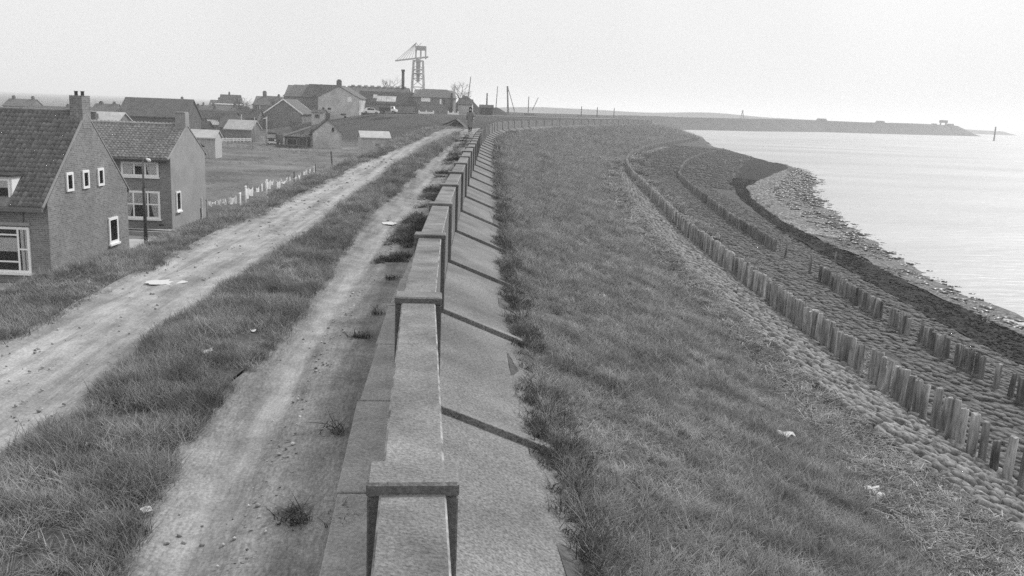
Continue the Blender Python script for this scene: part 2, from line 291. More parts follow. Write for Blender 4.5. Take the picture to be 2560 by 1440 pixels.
# ------------------------------------------------------------------ ground of the dike
SS=stations(-10,290)
eFootL=-.53; 
eTrk=jag(lambda s: ip(s,[(-10,-1.5),(4,-1.58),(7,-1.75),(10,-1.65),(13,-1.6),(23,-2.0),(39,-1.9),(55,-1.4),(300,-1.4)]),.10,.55,1)
eMedL=jag(lambda s: ip(s,[(-10,-2.8),(9,-2.8),(11,-2.95),(15,-2.6),(24,-2.85),(36,-2.8),(50,-2.1),(58,-1.5),(300,-1.45)]),.12,.5,2)
eRoadL=jag(lambda s: ip(s,[(-10,-4.5),(24,-4.5),(38,-4.5),(50,-3.7),(60,-3.3),(80,-3.3),(100,-3.6),(300,-4.)]),.14,.5,3)
eVerge=jag(lambda s: ip(s,[(-10,-6.0),(13,-5.8),(16,-5.4),(40,-5.2),(60,-4.2),(80,-4.2),(100,-4.6),(300,-5.5)]),.2,.3,4)
def zland(s,d):
    s=np.asarray(s,float); z=zcr(s)+0*d
    z=z-.06*np.exp(-((d+1.3)/.25)**2)*(s<60)-.05*np.exp(-((d+3.3)/.3)**2)-.05*np.exp(-((d+4.1)/.3)**2)
    z=z+.05*np.exp(-((d+2.3)/.45)**2)*(s<50)
    return z
loft('dirt_track',M['track'],SS,between(eTrk,-.1,15),zland,.022,2.3,seed=1)
loft('median_ground',M['soil'],SS,between(eMedL,eTrk,7),zland,.03,3,seed=1)
loft('dirt_road',M['road'],SS,between(eRoadL,eMedL,13),zland,.02,2.2,seed=1)
# inner verge, inner slope, polder and the cross embankment with the quay road (one sheet)
def emb(x,y):
    foot=np.interp(x,[-90,-60,-44,-30,0,40],[190,188,172,160,158,158]); t=np.clip((y-foot)/42,0,1); t=t*t*(3-2*t)
    top=np.interp(x,[-75,-50,-42,-34,-20,60],[.9,3.2,4.8,6.0,6.6,6.6]); return .9+(top-.9)*t
def zin(s,d):
    s=np.asarray(s,float); x,y=XY(s,d); v=eVerge(s); zc=zcr(s)-.03
    z=np.where(d>v,zc-(-d-4.5)*.04,zc-.1-(v-d)*.56)
    return np.maximum(np.maximum(z,.9+.12*(hnoise(x,y,.12,3)-.5)),emb(x,y))
dls=between(eRoadL,eVerge,5)+[(lambda s,k=k: eVerge(s)-k) for k in (.5,1,1.7,2.5,3.5,4.5,5.5,6.5,7.5,8.5,10,11.5,13,15,17,19,21,23,25,27,29,31,33,35,38,41,44,48,53,60,70,85,105,140,200,300,450)]
loft('polder_ground',M['polder'],np.concatenate([stations(-10,290)]),dls[::-1],zin,.02,1.1,seed=1)
# seaward side
slope=loft('grass_slope',M['slopeground'],SS,between(1.0,jag(dSn,.15,.6,6),16),lambda s,d: zsea(s,d)-.02,.045,1.6,seed=2)
rev=loft('stone_revetment',M['stonebed'],SS,between(jag(dSn,.15,.6,6),lambda s:dR1(s)+.15,8),lambda s,d: zsea(s,d)-.04,.03,2,seed=2)
berm=loft('stone_berm',M['berm'],SS,between(lambda s:dR1(s)+.15,jag(jag(dA,.2,2.3,18),.25,.4,8),14),lambda s,d: zsea(s,d)-.03,.03,2,seed=2)
wr=loft('seaweed_band',M['wrack'],SS,between(jag(jag(dA,.2,2.3,18),.25,.4,8),jag(jag(dB,.3,2.1,19),.35,.5,9),8),zsea,.05,2.4,seed=2)
shore=loft('foreshore',M['shore'],SS,between(jag(jag(dB,.3,2.1,19),.35,.5,9),lambda s:dWt(s)+12,26),zsea,.17,.75,seed=5)
# water
water=link('water',mkmesh('water',[(-60,-60,0),(6500,-60,0),(6500,7000,0),(-900,7000,0),(-900,900,0),(20,300,0)],[(0,1,2,3,4,5)]))
water['kind']='structure'
def water_mat():
    m=bpy.data.materials.new('estuary_water'); m.use_nodes=True; t=m.node_tree; L=t.links.new; N=t.nodes.new; bs=t.nodes['Principled BSDF']
    bs.inputs['Base Color'].default_value=g4(.5); bs.inputs['Roughness'].default_value=.45; bs.inputs['Specular IOR Level'].default_value=.35
    ge=N('ShaderNodeNewGeometry'); mp=N('ShaderNodeMapping'); mp.inputs['Scale'].default_value=(.35,1,1); mp.inputs['Rotation'].default_value=(0,0,R(-15)); L(ge.outputs['Position'],mp.inputs[0])
    a=N('ShaderNodeTexNoise'); a.inputs['Scale'].default_value=1.1; a.inputs['Detail'].default_value=6; L(mp.outputs[0],a.inputs[0])
    bp=N('ShaderNodeBump'); bp.inputs['Strength'].default_value=.8; bp.inputs['Distance'].default_value=.2; L(a.outputs['Fac'],bp.inputs['Height']); L(bp.outputs[0],bs.inputs['Normal'])
    b=N('ShaderNodeTexNoise'); b.inputs['Scale'].default_value=.05; b.inputs['Detail'].default_value=5; L(mp.outputs[0],b.inputs[0])
    r=N('ShaderNodeValToRGB'); r.color_ramp.elements[0].position=.35; r.color_ramp.elements[1].position=.65; r.color_ramp.elements[0].color=g4(.25); r.color_ramp.elements[1].color=g4(.36); L(b.outputs['Fac'],r.inputs[0]); L(r.outputs[0],bs.inputs['Base Color'])
    return m
water.data.materials.append(water_mat())
# far land on the left and the hazy shore beyond the harbour
fl=link('far_land',mkmesh('far_land',[(-4500,150,.6),(-60,150,.6),(30,330,.6),(60,520,.6),(-200,1500,.6),(-200,6000,.6),(-4500,6000,.6)],[(0,1,2,3,4,5,6)],M['far'])); fl['kind']='structure'
def ridge(name,pts,mat,half=20,steps=60,amp=.0,f=.02,seed=0):
    """a long bank: pts (x,y,ztop); trapezoid section"""
    P=np.array(pts,float); L=np.concatenate([[0],np.cumsum(np.hypot(np.diff(P[:,0]),np.diff(P[:,1])))]); t=np.linspace(0,L[-1],steps)
    C=np.stack([np.interp(t,L,P[:,k]) for k in range(3)],1); T=np.gradient(C[:,:2],axis=0); T/=np.linalg.norm(T,axis=1)[:,None]; n=np.stack([T[:,1],-T[:,0]],1)
    top=C[:,2]+amp*(hnoise(t,t*0,f,seed)-.5)*2; rows=[]
    for off,zz in ((-half*1.4,-2),(-half*.35,1),(half*.35,1),(half*.65,.55),(half*1.4,-2)):
        z=np.where(zz>0,top*zz,zz); rows.append(np.stack([C[:,0]+n[:,0]*off,C[:,1]+n[:,1]*off,z],1))
    A=np.array(rows); k,m=A.shape[:2]; fcs=[(i*m+j,i*m+j+1,(i+1)*m+j+1,(i+1)*m+j) for i in range(k-1) for j in range(m-1)]
    fcs+= [tuple(i*m for i in range(k)),tuple(i*m+m-1 for i in range(k))]
    o=link(name,mkmesh(name,A.reshape(-1,3),fcs,mat,False)); o['kind']='structure'; return o
ridge('breakwater',[(-60,395,6.8),(40,500,7.2),(94,585,7.6),(152,640,8.2),(232,745,8.8),(318,800,9.3),(415,882,9.6),(432,896,5.5),(446,907,.2)],M['mole'],16,80,.25,.03,3)
ridge('distant_shore',[(-150,1320,5),(-60,1290,9),(40,1250,13),(250,1200,12.5),(470,1200,10),(640,1230,5)],M['far'],40,90,1.6,.012,8)
# crest land behind the far run of the wall: quay road strip
def strip(name,mat,pts,wd,z):
    P=np.array(pts,float); T=np.gradient(P,axis=0); T/=np.linalg.norm(T,axis=1)[:,None]; n=np.stack([T[:,1],-T[:,0]],1)
    zz=np.array(z,float) if hasattr(z,'__len__') else np.full(len(P),z)
    a=np.column_stack([P-n*wd/2,zz]); b=np.column_stack([P+n*wd/2,zz]); m=len(P)
    o=link(name,mkmesh(name,np.vstack([a,b]),[(j,j+m,j+m+1,j+1) for j in range(m-1)],mat)); o['kind']='structure'; return o
strip('quay_road',M['quay'],[(-40,209),(-30,209),(-20,211),(-10,214),(0,220),(10,232),(18,246),(28,266)],4.5,[6.2,6.55,6.66,6.67,6.68,6.68,6.68,6.7])

# ------------------------------------------------------------------ the concrete sea wall
wall=empty('sea_wall',(0,0,5.2)); tag(wall,'long concrete sea wall of posts, panels and sloping slabs on the dike crest','sea wall')
post_s=[-.08+3.88*i for i in range(-1,17)]
while post_s[-1]<262: post_s.append(post_s[-1]+min(6.6,3.88+.25*max(0,(post_s[-1]-60)/8)))
def frame(s):
    x,y=Wp(s); nx,ny=Nv(s); return Matrix(((nx,-ny,0,float(x)),(ny,nx,0,float(y)),(0,0,1,0),(0,0,0,1)))  # local x across to sea, y along
def wadd(name,g,mat,parent,mtx,bevel=0):
    o=g.build(name,mat,None,bevel=bevel); o.matrix_world=mtx
    if parent is not None:
        o.parent=parent; o.matrix_parent_inverse=parent.matrix_world.inverted()
    return o
wall.matrix_world=Matrix.Translation((0,0,5.2)); 
def zcap(s): return 6.6+float(rise(s))
for i,s in enumerate(post_s):
    mt=frame(s); zt=zcap(s); rz=float(rise(s))
    near=s<70
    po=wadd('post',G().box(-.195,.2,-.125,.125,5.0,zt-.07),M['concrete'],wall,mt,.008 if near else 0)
    c=G().box(-.199,.204,-.129,.129,zt-.07,zt).build('cap',M['concrete_top'],None,bevel=.012 if near else 0); c.data.materials.append(M['concrete']); c.data.polygons.foreach_set('material_index',[0 if p.normal.z>.5 else 1 for p in c.data.polygons]); c.matrix_world=mt; c.parent=po; c.matrix_parent_inverse=mt.inverted()  # pale top, dark sides: light and shade painted by face direction
    # rib running down the slope in line with the post
    wadd('rib',G().add([(.19,-.1,5.635+rz),(1.25,-.1,5.22+rz),(1.25,.1,5.2+rz),(.19,.1,5.615+rz),(.16,-.1,5.3),(1.25,-.1,4.9),(1.25,.1,4.9),(.16,.1,5.3)],
        [(0,1,2,3),(4,7,6,5),(0,4,5,1),(1,5,6,2),(2,6,7,3),(3,7,4,0)]),M['slab'],wall,mt,.006 if near else 0)
    if i==len(post_s)-1: break
    s2=post_s[i+1]; ln=s2-s; q=frame(s); x0,y0=Wp(s); x1,y1=Wp(s2); a=math.atan2(float(x1-x0),float(y1-y0)); ln=math.hypot(float(x1-x0),float(y1-y0))
    pm=Matrix.Translation((float(x0),float(y0),0))@Matrix.Rotation(-a,4,'Z')
    top=6.55+rz+random.uniform(-.006,.006)
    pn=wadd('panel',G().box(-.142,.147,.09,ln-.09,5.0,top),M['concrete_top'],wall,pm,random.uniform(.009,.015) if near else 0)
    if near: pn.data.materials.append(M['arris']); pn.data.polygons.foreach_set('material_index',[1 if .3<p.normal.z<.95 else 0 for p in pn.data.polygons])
    tl=random.uniform(-.006,.008); e0=1.24+random.uniform(-.04,.06); e1=e0+random.uniform(-.03,.08)
    wadd('slab',G().add([(.15,.085,5.59+rz+tl),(e0,.085,5.59-.398*(e0-.15)+rz+tl),(e1,ln-.085,5.59-.398*(e1-.15)+rz),(.15,ln-.085,5.59+rz),(.15,.085,5.2),(e0,.085,4.8),(e1,ln-.085,4.8),(.15,ln-.085,5.2)],
        [(0,1,2,3),(4,7,6,5),(0,4,5,1),(1,5,6,2),(2,6,7,3),(3,7,4,0)]),M['slab'],wall,pm,.006 if near else 0)
    if s<40:
        k=2
        for j in range(k):
            a0=.02+ln*j/k; a1=ln*(j+1)/k-.012
            wadd('footing_slab',G().box(-.5+random.uniform(-.025,.025),-.146,a0,a1,5.2,float(zcr(s))+.034+random.uniform(-.003,.003)),M['footing'],wall,pm,.006)

# ------------------------------------------------------------------ stones of the revetment
def stone_mesh(name,mat,seed,flat=.6,rnd=.58):
    r=np.random.default_rng(seed); import bmesh
    bm=bmesh.new(); bmesh.ops.create_cube(bm,size=1); bmesh.ops.subdivide_edges(bm,edges=bm.edges[:],cuts=1,use_grid_fill=True)
    ang=r.uniform(-.2,.2)
    for v in bm.verts:
        p=Vector(v.co); n=p.normalized()*.56; q=p*(1-rnd)+n*rnd; q+=Vector(r.uniform(-.07,.07,3)); q.x*=1+r.uniform(-.05,.05)
        v.co=Vector((q.x*math.cos(ang)-q.y*math.sin(ang),q.x*math.sin(ang)+q.y*math.cos(ang),q.z*flat))
    me=bpy.data.meshes.new(name); bm.to_mesh(me); bm.free(); me.materials.append(mat)
    me.polygons.foreach_set('use_smooth',[True]*len(me.polygons)); return me
def surf_mtx(s,d,zf,yaw=0):
    e=.15; P=lambda a,b: Vector((*[float(q) for q in XY(a,b)],float(zf(a,b))))
    o=P(s,d); ty=(P(s+e,d)-P(s-e,d)).normalized(); tx=(P(s,d+e)-P(s,d-e)).normalized(); n=tx.cross(ty).normalized(); tx=ty.cross(n)
    m=Matrix((( tx.x,ty.x,n.x,o.x),(tx.y,ty.y,n.y,o.y),(tx.z,ty.z,n.z,o.z),(0,0,0,1)))
    return m@Matrix.Rotation(yaw,4,'Z')
def lay_stones(owner,mat,spots,flat,limit,name,seed,rnd=.5,tilt=.1):
    """spots: (s,d,len_along,width,yaw,lift); biggest in view first; the first `limit` are objects, the rest one mass"""
    vs_=[stone_mesh(name,mat,seed+k,flat,rnd) for k in range(8)]
    spots=sorted(spots,key=lambda q:q[0])
    V=[];F=[];n=0
    arrs=[(np.array([v.co for v in me.vertices]),[tuple(p.vertices) for p in me.polygons]) for me in vs_]
    for i,(s,d,l,w_,yaw,lift) in enumerate(spots):
        k=random.randrange(8); m=surf_mtx(s,d,zsea,yaw)@Matrix.Translation((0,0,lift))@Matrix.Rotation(random.gauss(0,tilt),4,'X')@Matrix.Rotation(random.gauss(0,tilt),4,'Y')@Matrix.Diagonal((w_,l,min(l,w_)*.9,1))
        if i<limit:
            o=bpy.data.objects.new(name,vs_[k]); col.objects.link(o); o.matrix_world=m; o.parent=owner
        else:
            A=np.array(m); a,f=arrs[k]; V.append(a@A[:3,:3].T+A[:3,3]); F+=[tuple(j+n for j in p) for p in f]; n+=len(a)
    if V:
        me=mkmesh('stone_mass',np.vstack(V),F,mat,True); o=link('stone_mass',me,owner); o['kind']='stuff'
def courses(s0,s1,fa,fb,pitch,lmin,lmax,jit,lift,hole=0.):
    out=[]; d0=0
    nrow=int(max(1,(float(fb(30.))-float(fa(30.)))/pitch))
    for r in range(nrow+6):
        s=s0+random.uniform(0,.3)
        while s<s1:
            l=random.uniform(lmin,lmax); a,b=float(fa(s)),float(fb(s)); d=a+(r+.5)*pitch+random.uniform(-jit,jit)+.05*math.sin(s*.7+r)
            if d<b and random.random()>hole: out.append((s+l/2,d,l*.9,pitch*random.uniform(.78,.96),random.uniform(-.22,.22),lift+random.uniform(-.045,.035)))
            s+=l*.98
    return out
lay_stones(rev,M['stone'],courses(9.5,110,lambda s:dSn(s)-.05,lambda s:dR1(s)+.1,.235,.18,.30,.045,.03,.04),1.1,300,'stone',10,.66,.12)
lay_stones(berm,M['bermstone'],courses(12,105,lambda s:dR1(s)+.2,lambda s:dA(s)+.1,.25,.20,.36,.03,-.035,.10),.55,300,'stone',30,.5,.05)
def scatter_mass(name,owner,mat,n,s0,s1,fa,fb,size,lift,seed,near=25):
    r=np.random.default_rng(seed); me=stone_mesh(name,mat,seed,.6); a=np.array([v.co for v in me.vertices]); f=[tuple(p.vertices) for p in me.polygons]; V=[];F=[];k=0
    s=s0+(s1-s0)*r.random(n)**1.35; d=fa(s)+(fb(s)-fa(s))*r.random(n); x,y=XY(s,d); z=zsea(s,d)
    for i in range(n):
        sz=r.uniform(*size)*(1+s[i]/90); c,q=math.cos(r.random()*6.3),0; ang=r.random()*6.3; c,q=math.cos(ang),math.sin(ang)
        b=a*[sz*r.uniform(.8,1.5),sz,sz*r.uniform(.5,.9)]; V.append(np.stack([b[:,0]*c-b[:,1]*q+x[i],b[:,0]*q+b[:,1]*c+y[i],b[:,2]+z[i]+lift*sz],1)); F+=[tuple(j+k for j in p) for p in f]; k+=len(a)
    o=link(name,mkmesh(name,np.vstack(V),F,mat,True),owner); o['kind']='stuff'; return o
scatter_mass('rubble',shore,M['rubble'],9000,18,175,dB,lambda s:dWt(s)+.5,(.05,.17),.1,51)
M['shell']=MAT('pale_rubble',.12,.5,6,.9,.4,12,fine=.3,fscale=14)
scatter_mass('pale_rubble',shore,M['shell'],5200,62,150,dB,lambda s:dB(s)*.25+dWt(s)*.75,(.05,.15),.12,54)
scatter_mass('dark_rubble',shore,M['rockdark'],2200,18,175,lambda s:dB(s)*.6+dWt(s)*.4,lambda s:dWt(s)+2.4,(.05,.22),.25,52)
scatter_mass('berm_rubble',berm,M['bermstone'],4200,96,215,lambda s:dR1(s)+.3,dA,(.07,.14),.05,55)
M['bermpale']=MAT('bleached_stone',.14,.3,5,.9,.4,12,rand=.2)
scatter_mass('bleached_rubble',berm,M['bermpale'],2200,45,200,lambda s:dR1(s)+.25,lambda s:dR1(s)+1.5,(.04,.1),.1,56)
scatter_mass('wrack_lumps',wr,M['wrack'],6000,16,120,dA,dB,(.03,.09),.1,53)

# ------------------------------------------------------------------ timber piles
def pile_mesh(seed,mat,h):
    r=np.random.default_rng(seed); n=9; rad=.084+r.uniform(-.012,.014); v=[];f=[]; bx,by=r.uniform(-.03,.03,2)
    lv=[-.35,0,h*.3,h*.65,h-.015,h]
    ph=r.uniform(0,6.3,3)
    for k,z in enumerate(lv):
        t=max(z,0)/h
        for j in range(n):
            a=2*math.pi*j/n; q=rad*(1.06-.14*t)*(1+.09*math.sin(2*a+ph[0])+.06*math.sin(3*a+ph[1]+t))
            if k==5: q*=.82
            v.append((q*math.cos(a)+bx*t*t,q*math.sin(a)+by*t*t,z+(r.uniform(-.03,.02) if k>=4 else 0)))
    for k in range(5):
        for j in range(n): f.append((k*n+j,k*n+(j+1)%n,(k+1)*n+(j+1)%n,(k+1)*n+j))
    f.append(tuple(5*n+j for j in range(n)))
    me=mkmesh('pile',v,f,mat); me.polygons.foreach_set('use_smooth',[True]*(len(f)-1)+[False]); return me
def pile_row(label,dfun,s_list,mat,h,seed,limit):
    s0=s_list[0]; root=empty('pile_row',(*[float(q) for q in XY(s0,dfun(s0))],float(zsea(s0,dfun(s0))))); tag(root,label,'pile row'); base=Matrix.Translation(root.location).inverted()
    ms=[pile_mesh(seed+k,mat,h) for k in range(10)]; arr=[(np.array([v.co for v in m.vertices]),[tuple(p.vertices) for p in m.polygons]) for m in ms]; V=[];F=[];n=0
    for i,s in enumerate(s_list):
        d=float(dfun(s))+random.uniform(-.035,.035); x,y=XY(s,d); z=float(zsea(s,d)); k=random.randrange(10)
        hs=random.uniform(.93,1.06)*(1 if random.random()>.03 else .8); ws=random.uniform(.82,1.12)
        m=Matrix.Translation((float(x),float(y),z))@Matrix.Rotation(random.gauss(0,.022),4,'X')@Matrix.Rotation(random.gauss(.015,.022),4,'Y')@Matrix.Rotation(random.uniform(0,6.28),4,'Z')@Matrix.Diagonal((ws,ws,hs,1))
        m=base@m
        if i<limit:
            o=bpy.data.objects.new('pile',ms[k]); col.objects.link(o); o.matrix_world=m; o.parent=root
        else:
            A=np.array(m); a,f=arr[k]; V.append(a@A[:3,:3].T+A[:3,3]); F+=[tuple(j+n for j in p) for p in f]; n+=len(a)
    if V: o=link('pile_mass',mkmesh('pile_mass',np.vstack(V),F,mat,True),root); o['kind']='stuff'
    return root
def even(a,b,step):
    r=[];s=a
    while s<b: r.append(s); s+=step*random.uniform(.82,1.2)*(1.9 if random.random()<.03 else 1)
    return r
def run(a,b,step,dense=0.25):
    r=[];s=a
    while s<b:
        r.append(s); s+=step*random.choice((.62,.75,1,1,1.15,1.3)) if random.random()>dense else .2
    return r
pile_row('tall inner row of grey timber piles along the foot of the grass dike',dR1,even(12.5,20,.41)+even(20,25,.33)+even(25,130,.235)+even(130,270,.4),M['wood'],.92,100,300)
r2=[s for s in even(20,205,.29) if not (23.1<s<23.5 or 23.85<s<24.3 or 28.6<s<29.1 or 31.0<s<31.4 or 33.7<s<34.3 or 36.4<s<36.8 or 39.7<s<47.8)]
pile_row('lower gapped row of dark timber piles nearer the water',dR2,r2,M['wooddark'],.64,130,300)
pile_row('short far row of piles at the very tip of the lower slope',lambda s:6.+(s-275)*3.2,[275+.11*i for i in range(22)],M['wood'],1.0,160,300)
def lone_pile(s,d,h,lab,rad=.07):
    x,y=XY(s,d); g=G().tube([(0,0,-.3),(.01,0,h*.5),(.03,.01,h)],[rad,rad*.95,rad*.8],8)
    o=g.build('timber_stake',M['wooddark'],None,(float(x),float(y),float(zsea(s,d))),True); tag(o,lab,'stake','lone stakes in the gaps of the lower pile row')
lone_pile(45.8,16.3,.95,'thin lone stake in the gap, beside the far section of the lower pile row')
lone_pile(41.3,16.0,.85,'lone stake in the gap, beside the near section of the lower pile row')
lone_pile(47.5,19.6,.6,'short thin stake standing in the dark seaweed band',.045)

# ------------------------------------------------------------------ grass and straw (geometry-node scatter)
def clump(name,mat,n,h,spread,width,lean,seed,segs=3,flat=False):
    r=np.random.default_rng(seed); v=[];f=[]
    for i in range(n):
        a=r.uniform(0,6.283); rr=spread*math.sqrt(r.random()); x,y=rr*math.cos(a),rr*math.sin(a); hh=h*r.uniform(.55,1.15); dirn=r.uniform(0,6.283); ln=lean*r.uniform(.3,1.3)*hh; w_=width*r.uniform(.7,1.3)
        px,py=-math.sin(dirn)*w_/2,math.cos(dirn)*w_/2; b=len(v)
        for k in range(segs):
            t=k/segs; q=1-t*.75; cx,cy=x+math.cos(dirn)*ln*t*t,y+math.sin(dirn)*ln*t*t; z=hh*(t-.28*lean*t*t)-.01
            v+=[(cx+px*q,cy+py*q,z),(cx-px*q,cy-py*q,z)]
        v.append((x+math.cos(dirn)*ln,y+math.sin(dirn)*ln,hh*(1-.28*lean)))
        for k in range(segs-1): f.append((b+2*k,b+2*k+1,b+2*k+3,b+2*k+2))
        f.append((b+2*segs-2,b+2*segs-1,b+2*segs))
    return bpy.data.objects.new(name,mkmesh(name,v,f,mat))
def straw_clump(name,mat,n,seed,ln=.28,w_=.007):
    r=np.random.default_rng(seed); g=G()
    for i in range(n):
        a=r.uniform(0,3.14); x,y=r.uniform(-.16,.16,2); z=r.uniform(.0,.07); l=ln*r.uniform(.3,1); t=r.uniform(-.05,.07)
        g.bar((x-math.cos(a)*l/2,y-math.sin(a)*l/2,z),(x+math.cos(a)*l/2,y+math.sin(a)*l/2,z+t),w_*r.uniform(.7,1.5),w_*.7)
    return bpy.data.objects.new(name,mkmesh(name,g.v,g.f,mat))
def gn_tree(coll):
    t=bpy.data.node_groups.new('scatter','GeometryNodeTree'); t.interface.new_socket('Geometry',in_out='INPUT',socket_type='NodeSocketGeometry'); t.interface.new_socket('Geometry',in_out='OUTPUT',socket_type='NodeSocketGeometry')
    N=t.nodes.new; L=t.links.new; i=N('NodeGroupInput'); o=N('NodeGroupOutput'); p=N('GeometryNodeInstanceOnPoints'); c=N('GeometryNodeCollectionInfo')
    c.inputs['Collection'].default_value=coll; c.inputs['Separate Children'].default_value=True; c.inputs['Reset Children'].default_value=True
    def na(nm,ty):
        q=N('GeometryNodeInputNamedAttribute'); q.data_type=ty; q.inputs['Name'].default_value=nm; return q.outputs['Attribute']
    L(i.outputs[0],p.inputs['Points']); L(c.outputs[0],p.inputs['Instance']); p.inputs['Pick Instance'].default_value=True
    L(na('idx','INT'),p.inputs['Instance Index']); e=N('FunctionNodeEulerToRotation'); L(na('rot','FLOAT_VECTOR'),e.inputs[0]); L(e.outputs[0],p.inputs['Rotation']); L(na('scl','FLOAT_VECTOR'),p.inputs['Scale'])
    L(p.outputs[0],o.inputs[0]); return t
def scatter(name,pts,scl,protos,label,cat,tilt=.15,mat=None):
    coll=bpy.data.collections.new(name+'_kinds')
    for q in protos: coll.objects.link(q)
    n=len(pts); me=bpy.data.meshes.new(name); me.vertices.add(n); me.vertices.foreach_set('co',np.asarray(pts,dtype=np.float32).ravel())
    rot=np.stack([rng.normal(0,tilt,n),rng.normal(0,tilt,n),rng.uniform(0,6.283,n)],1).astype(np.float32); a=me.attributes.new('rot','FLOAT_VECTOR','POINT'); a.data.foreach_set('vector',rot.ravel())
    a=me.attributes.new('scl','FLOAT_VECTOR','POINT'); a.data.foreach_set('vector',np.asarray(scl,dtype=np.float32).ravel())
    a=me.attributes.new('idx','INT','POINT'); a.data.foreach_set('value',rng.integers(0,len(protos),n).astype(np.int32))
    o=link(name,me); tag(o,label,cat,kind='stuff'); md=o.modifiers.new('scatter','NODES'); md.node_group=gn_tree(coll); return o
def sample(n,s0,s1,fa,fb,zf,dens0,ref,power,smin=1.,k=1/14.,cap=1.):
    """distance-thinned random points between two d lines"""
    s=s0+(s1-s0)*rng.random(n)**1.0; a,b=fa(s),fb(s); d=a+(b-a)*rng.random(n); x,y=XY(s,d); dist=np.hypot(np.hypot(x,y),CAMZ-zf(s,d))
    area=(s1-s0)*np.mean(np.abs(b-a)); p=np.clip(dens0*np.minimum(cap,(ref/dist)**power)*area/n*(np.abs(b-a)/np.mean(np.abs(b-a))),0,1); kp=rng.random(n)<p
    s,d,x,y,dist=s[kp],d[kp],x[kp],y[kp],dist[kp]; return s,d,x,y,zf(s,d),np.maximum(1,dist*k)
S3=lambda w_,h: np.stack([w_,w_,h],1)
gr=[clump('turf_clump',M['grass'],13,.16,.07,.0075,1.0,200+i) for i in range(8)]
s,d,x,y,z,k=sample(1100000,2.5,270,lambda s:1.25+0*s,lambda s:dSt(s)+np.interp(s,[20,45,80],[.5,.0,-.5]),zsea,560,8,1.35)
m=(hnoise(x,y,1.3,11)*.35+hnoise(x,y,4.4,12)*.65+rng.random(len(x))*.3>.43)
x,y,z,k=x[m],y[m],z[m],k[m]; h=(.35+.75*hnoise(x,y,.7,13)+.75*hnoise(x,y,2.9,14)**2)*k**.45
scatter('slope_grass',np.stack([x,y,z-.03],1),S3(k**.85,h),gr,'short pale grass covering the seaward slope of the dike','grass',.22)
tu=[clump('tussock',M['tuss'],26,.19,.085,.0055,.85,220+i) for i in range(8)]
s,d,x,y,z,k=sample(160000,2,62,lambda s:eMedL(s)-.06,lambda s:eTrk(s)+.06,zland,470,7,1.15)
nn=hnoise(x,y,1.6,21)*.5+hnoise(x,y,4.2,22)*.5; m=nn+rng.random(len(x))*.2>.43
x,y,z,k,nn=x[m],y[m],z[m],k[m],nn[m]
scatter('median_grass',np.stack([x,y,z-.02],1),S3(k**.8,(.2+1.35*nn)*k**.3),tu,'long tussocky dark grass on the strip between road and track','grass',.25)
ve=[clump('verge_clump',M['tuss'],22,.15,.09,.006,.85,240+i) for i in range(5)]
s,d,x,y,z,k=sample(160000,4,110,lambda s:eVerge(s)-1.0,lambda s:eRoadL(s)+.08,zin,260,12,1.0)
m=hnoise(x,y,1.1,31)*.6+hnoise(x,y,3.5,32)*.4+rng.random(len(x))*.3>.42; x,y,z,k=x[m],y[m],z[m],k[m]
scatter('verge_grass',np.stack([x,y,z-.02],1),S3(k**.7,(.4+.8*hnoise(x,y,.8,33))*np.interp(y,[10,40,70],[1.,.75,.55])),ve,'dark grass on the verge between the road and the houses','grass',.25)
s,d,x,y,z,k=sample(120000,40,190,lambda s:-70+0*s,lambda s:eVerge(s)-9.,zin,1.6,70,.6,k=1/30.); m=(hnoise(x,y,.12,81)*.5+hnoise(x,y,.6,82)*.5>.5)&(z<1.6); x,y,z,k=x[m],y[m],z[m],k[m]
scatter('polder_tussocks',np.stack([x,y,z-.02],1),S3(k*1.2,(.6+.8*rng.random(len(x)))),ve,'rough dark tussocks dotted over the polder field','grass',.3)
we=[clump('weed_clump',M['weed'],24,.15,.09,.008,1.1,260+i) for i in range(5)]
s,d,x,y,z,k=sample(60000,2.5,120,lambda s:1.17-.16*hnoise(s,s*0,1.9,43),lambda s:1.36+.2*(hnoise(s,s*0,1.3,41)>.5),zsea,260,8,1.2)
m=hnoise(s,d,1.7,42)+rng.random(len(x))*.5>.48; x,y,z,k=x[m],y[m],z[m],k[m]
scatter('slab_edge_weeds',np.stack([x,y,z-.01],1),S3(k**.7,(.4+.6*rng.random(len(x)))*k**.2),we,'dark ragged weeds along the lower edge of the concrete slabs','weeds',.35)
s,d,x,y,z,k=sample(60000,3,60,lambda s:-1.05+0*s,lambda s:-.44+0*s,zland,300,8,1.1)
dens=hnoise(s,d,1.1,51)*.6+hnoise(s,d,3.3,52)*.4; thr=np.interp(s,[3,5,8,12,16,30,45,60],[.72,.70,.76,.70,.54,.45,.52,.64])+np.abs(d+.72)*.25
m=dens>thr; x,y,z,k=x[m],y[m],z[m],k[m]
scatter('footing_weeds',np.stack([x,y,z-.01],1),S3(k**.8,(.3+.5*rng.random(len(x)))*k**.2),we,'low dark weeds sprouting beside the concrete footing of the wall','weeds',.3)
st=[straw_clump('straw_tuft',M['straw'],26,280+i) for i in range(6)]
s,d,x,y,z,k=sample(90000,7,115,lambda s:dSt(s)-.5,lambda s:dSn(s)-.1,zsea,62,12,1.2)
m=hnoise(s,d,.8,61)*.7+rng.random(len(x))*.6>.45; x,y,z,k=x[m],y[m],z[m],k[m]
s2_,d2_,x2,y2,z2,k2=sample(60000,14,150,lambda s:dR1(s)+.15,lambda s:dR1(s)+1.1+.6*(s>40),zsea,80,14,.8); m=hnoise(s2_,d2_*.3,.30,62)>.52; x2,y2,z2,k2=x2[m],y2[m],z2[m],k2[m]
x=np.concatenate([x,x2]);y=np.concatenate([y,y2]);z=np.concatenate([z,z2]);k=np.concatenate([k,k2])
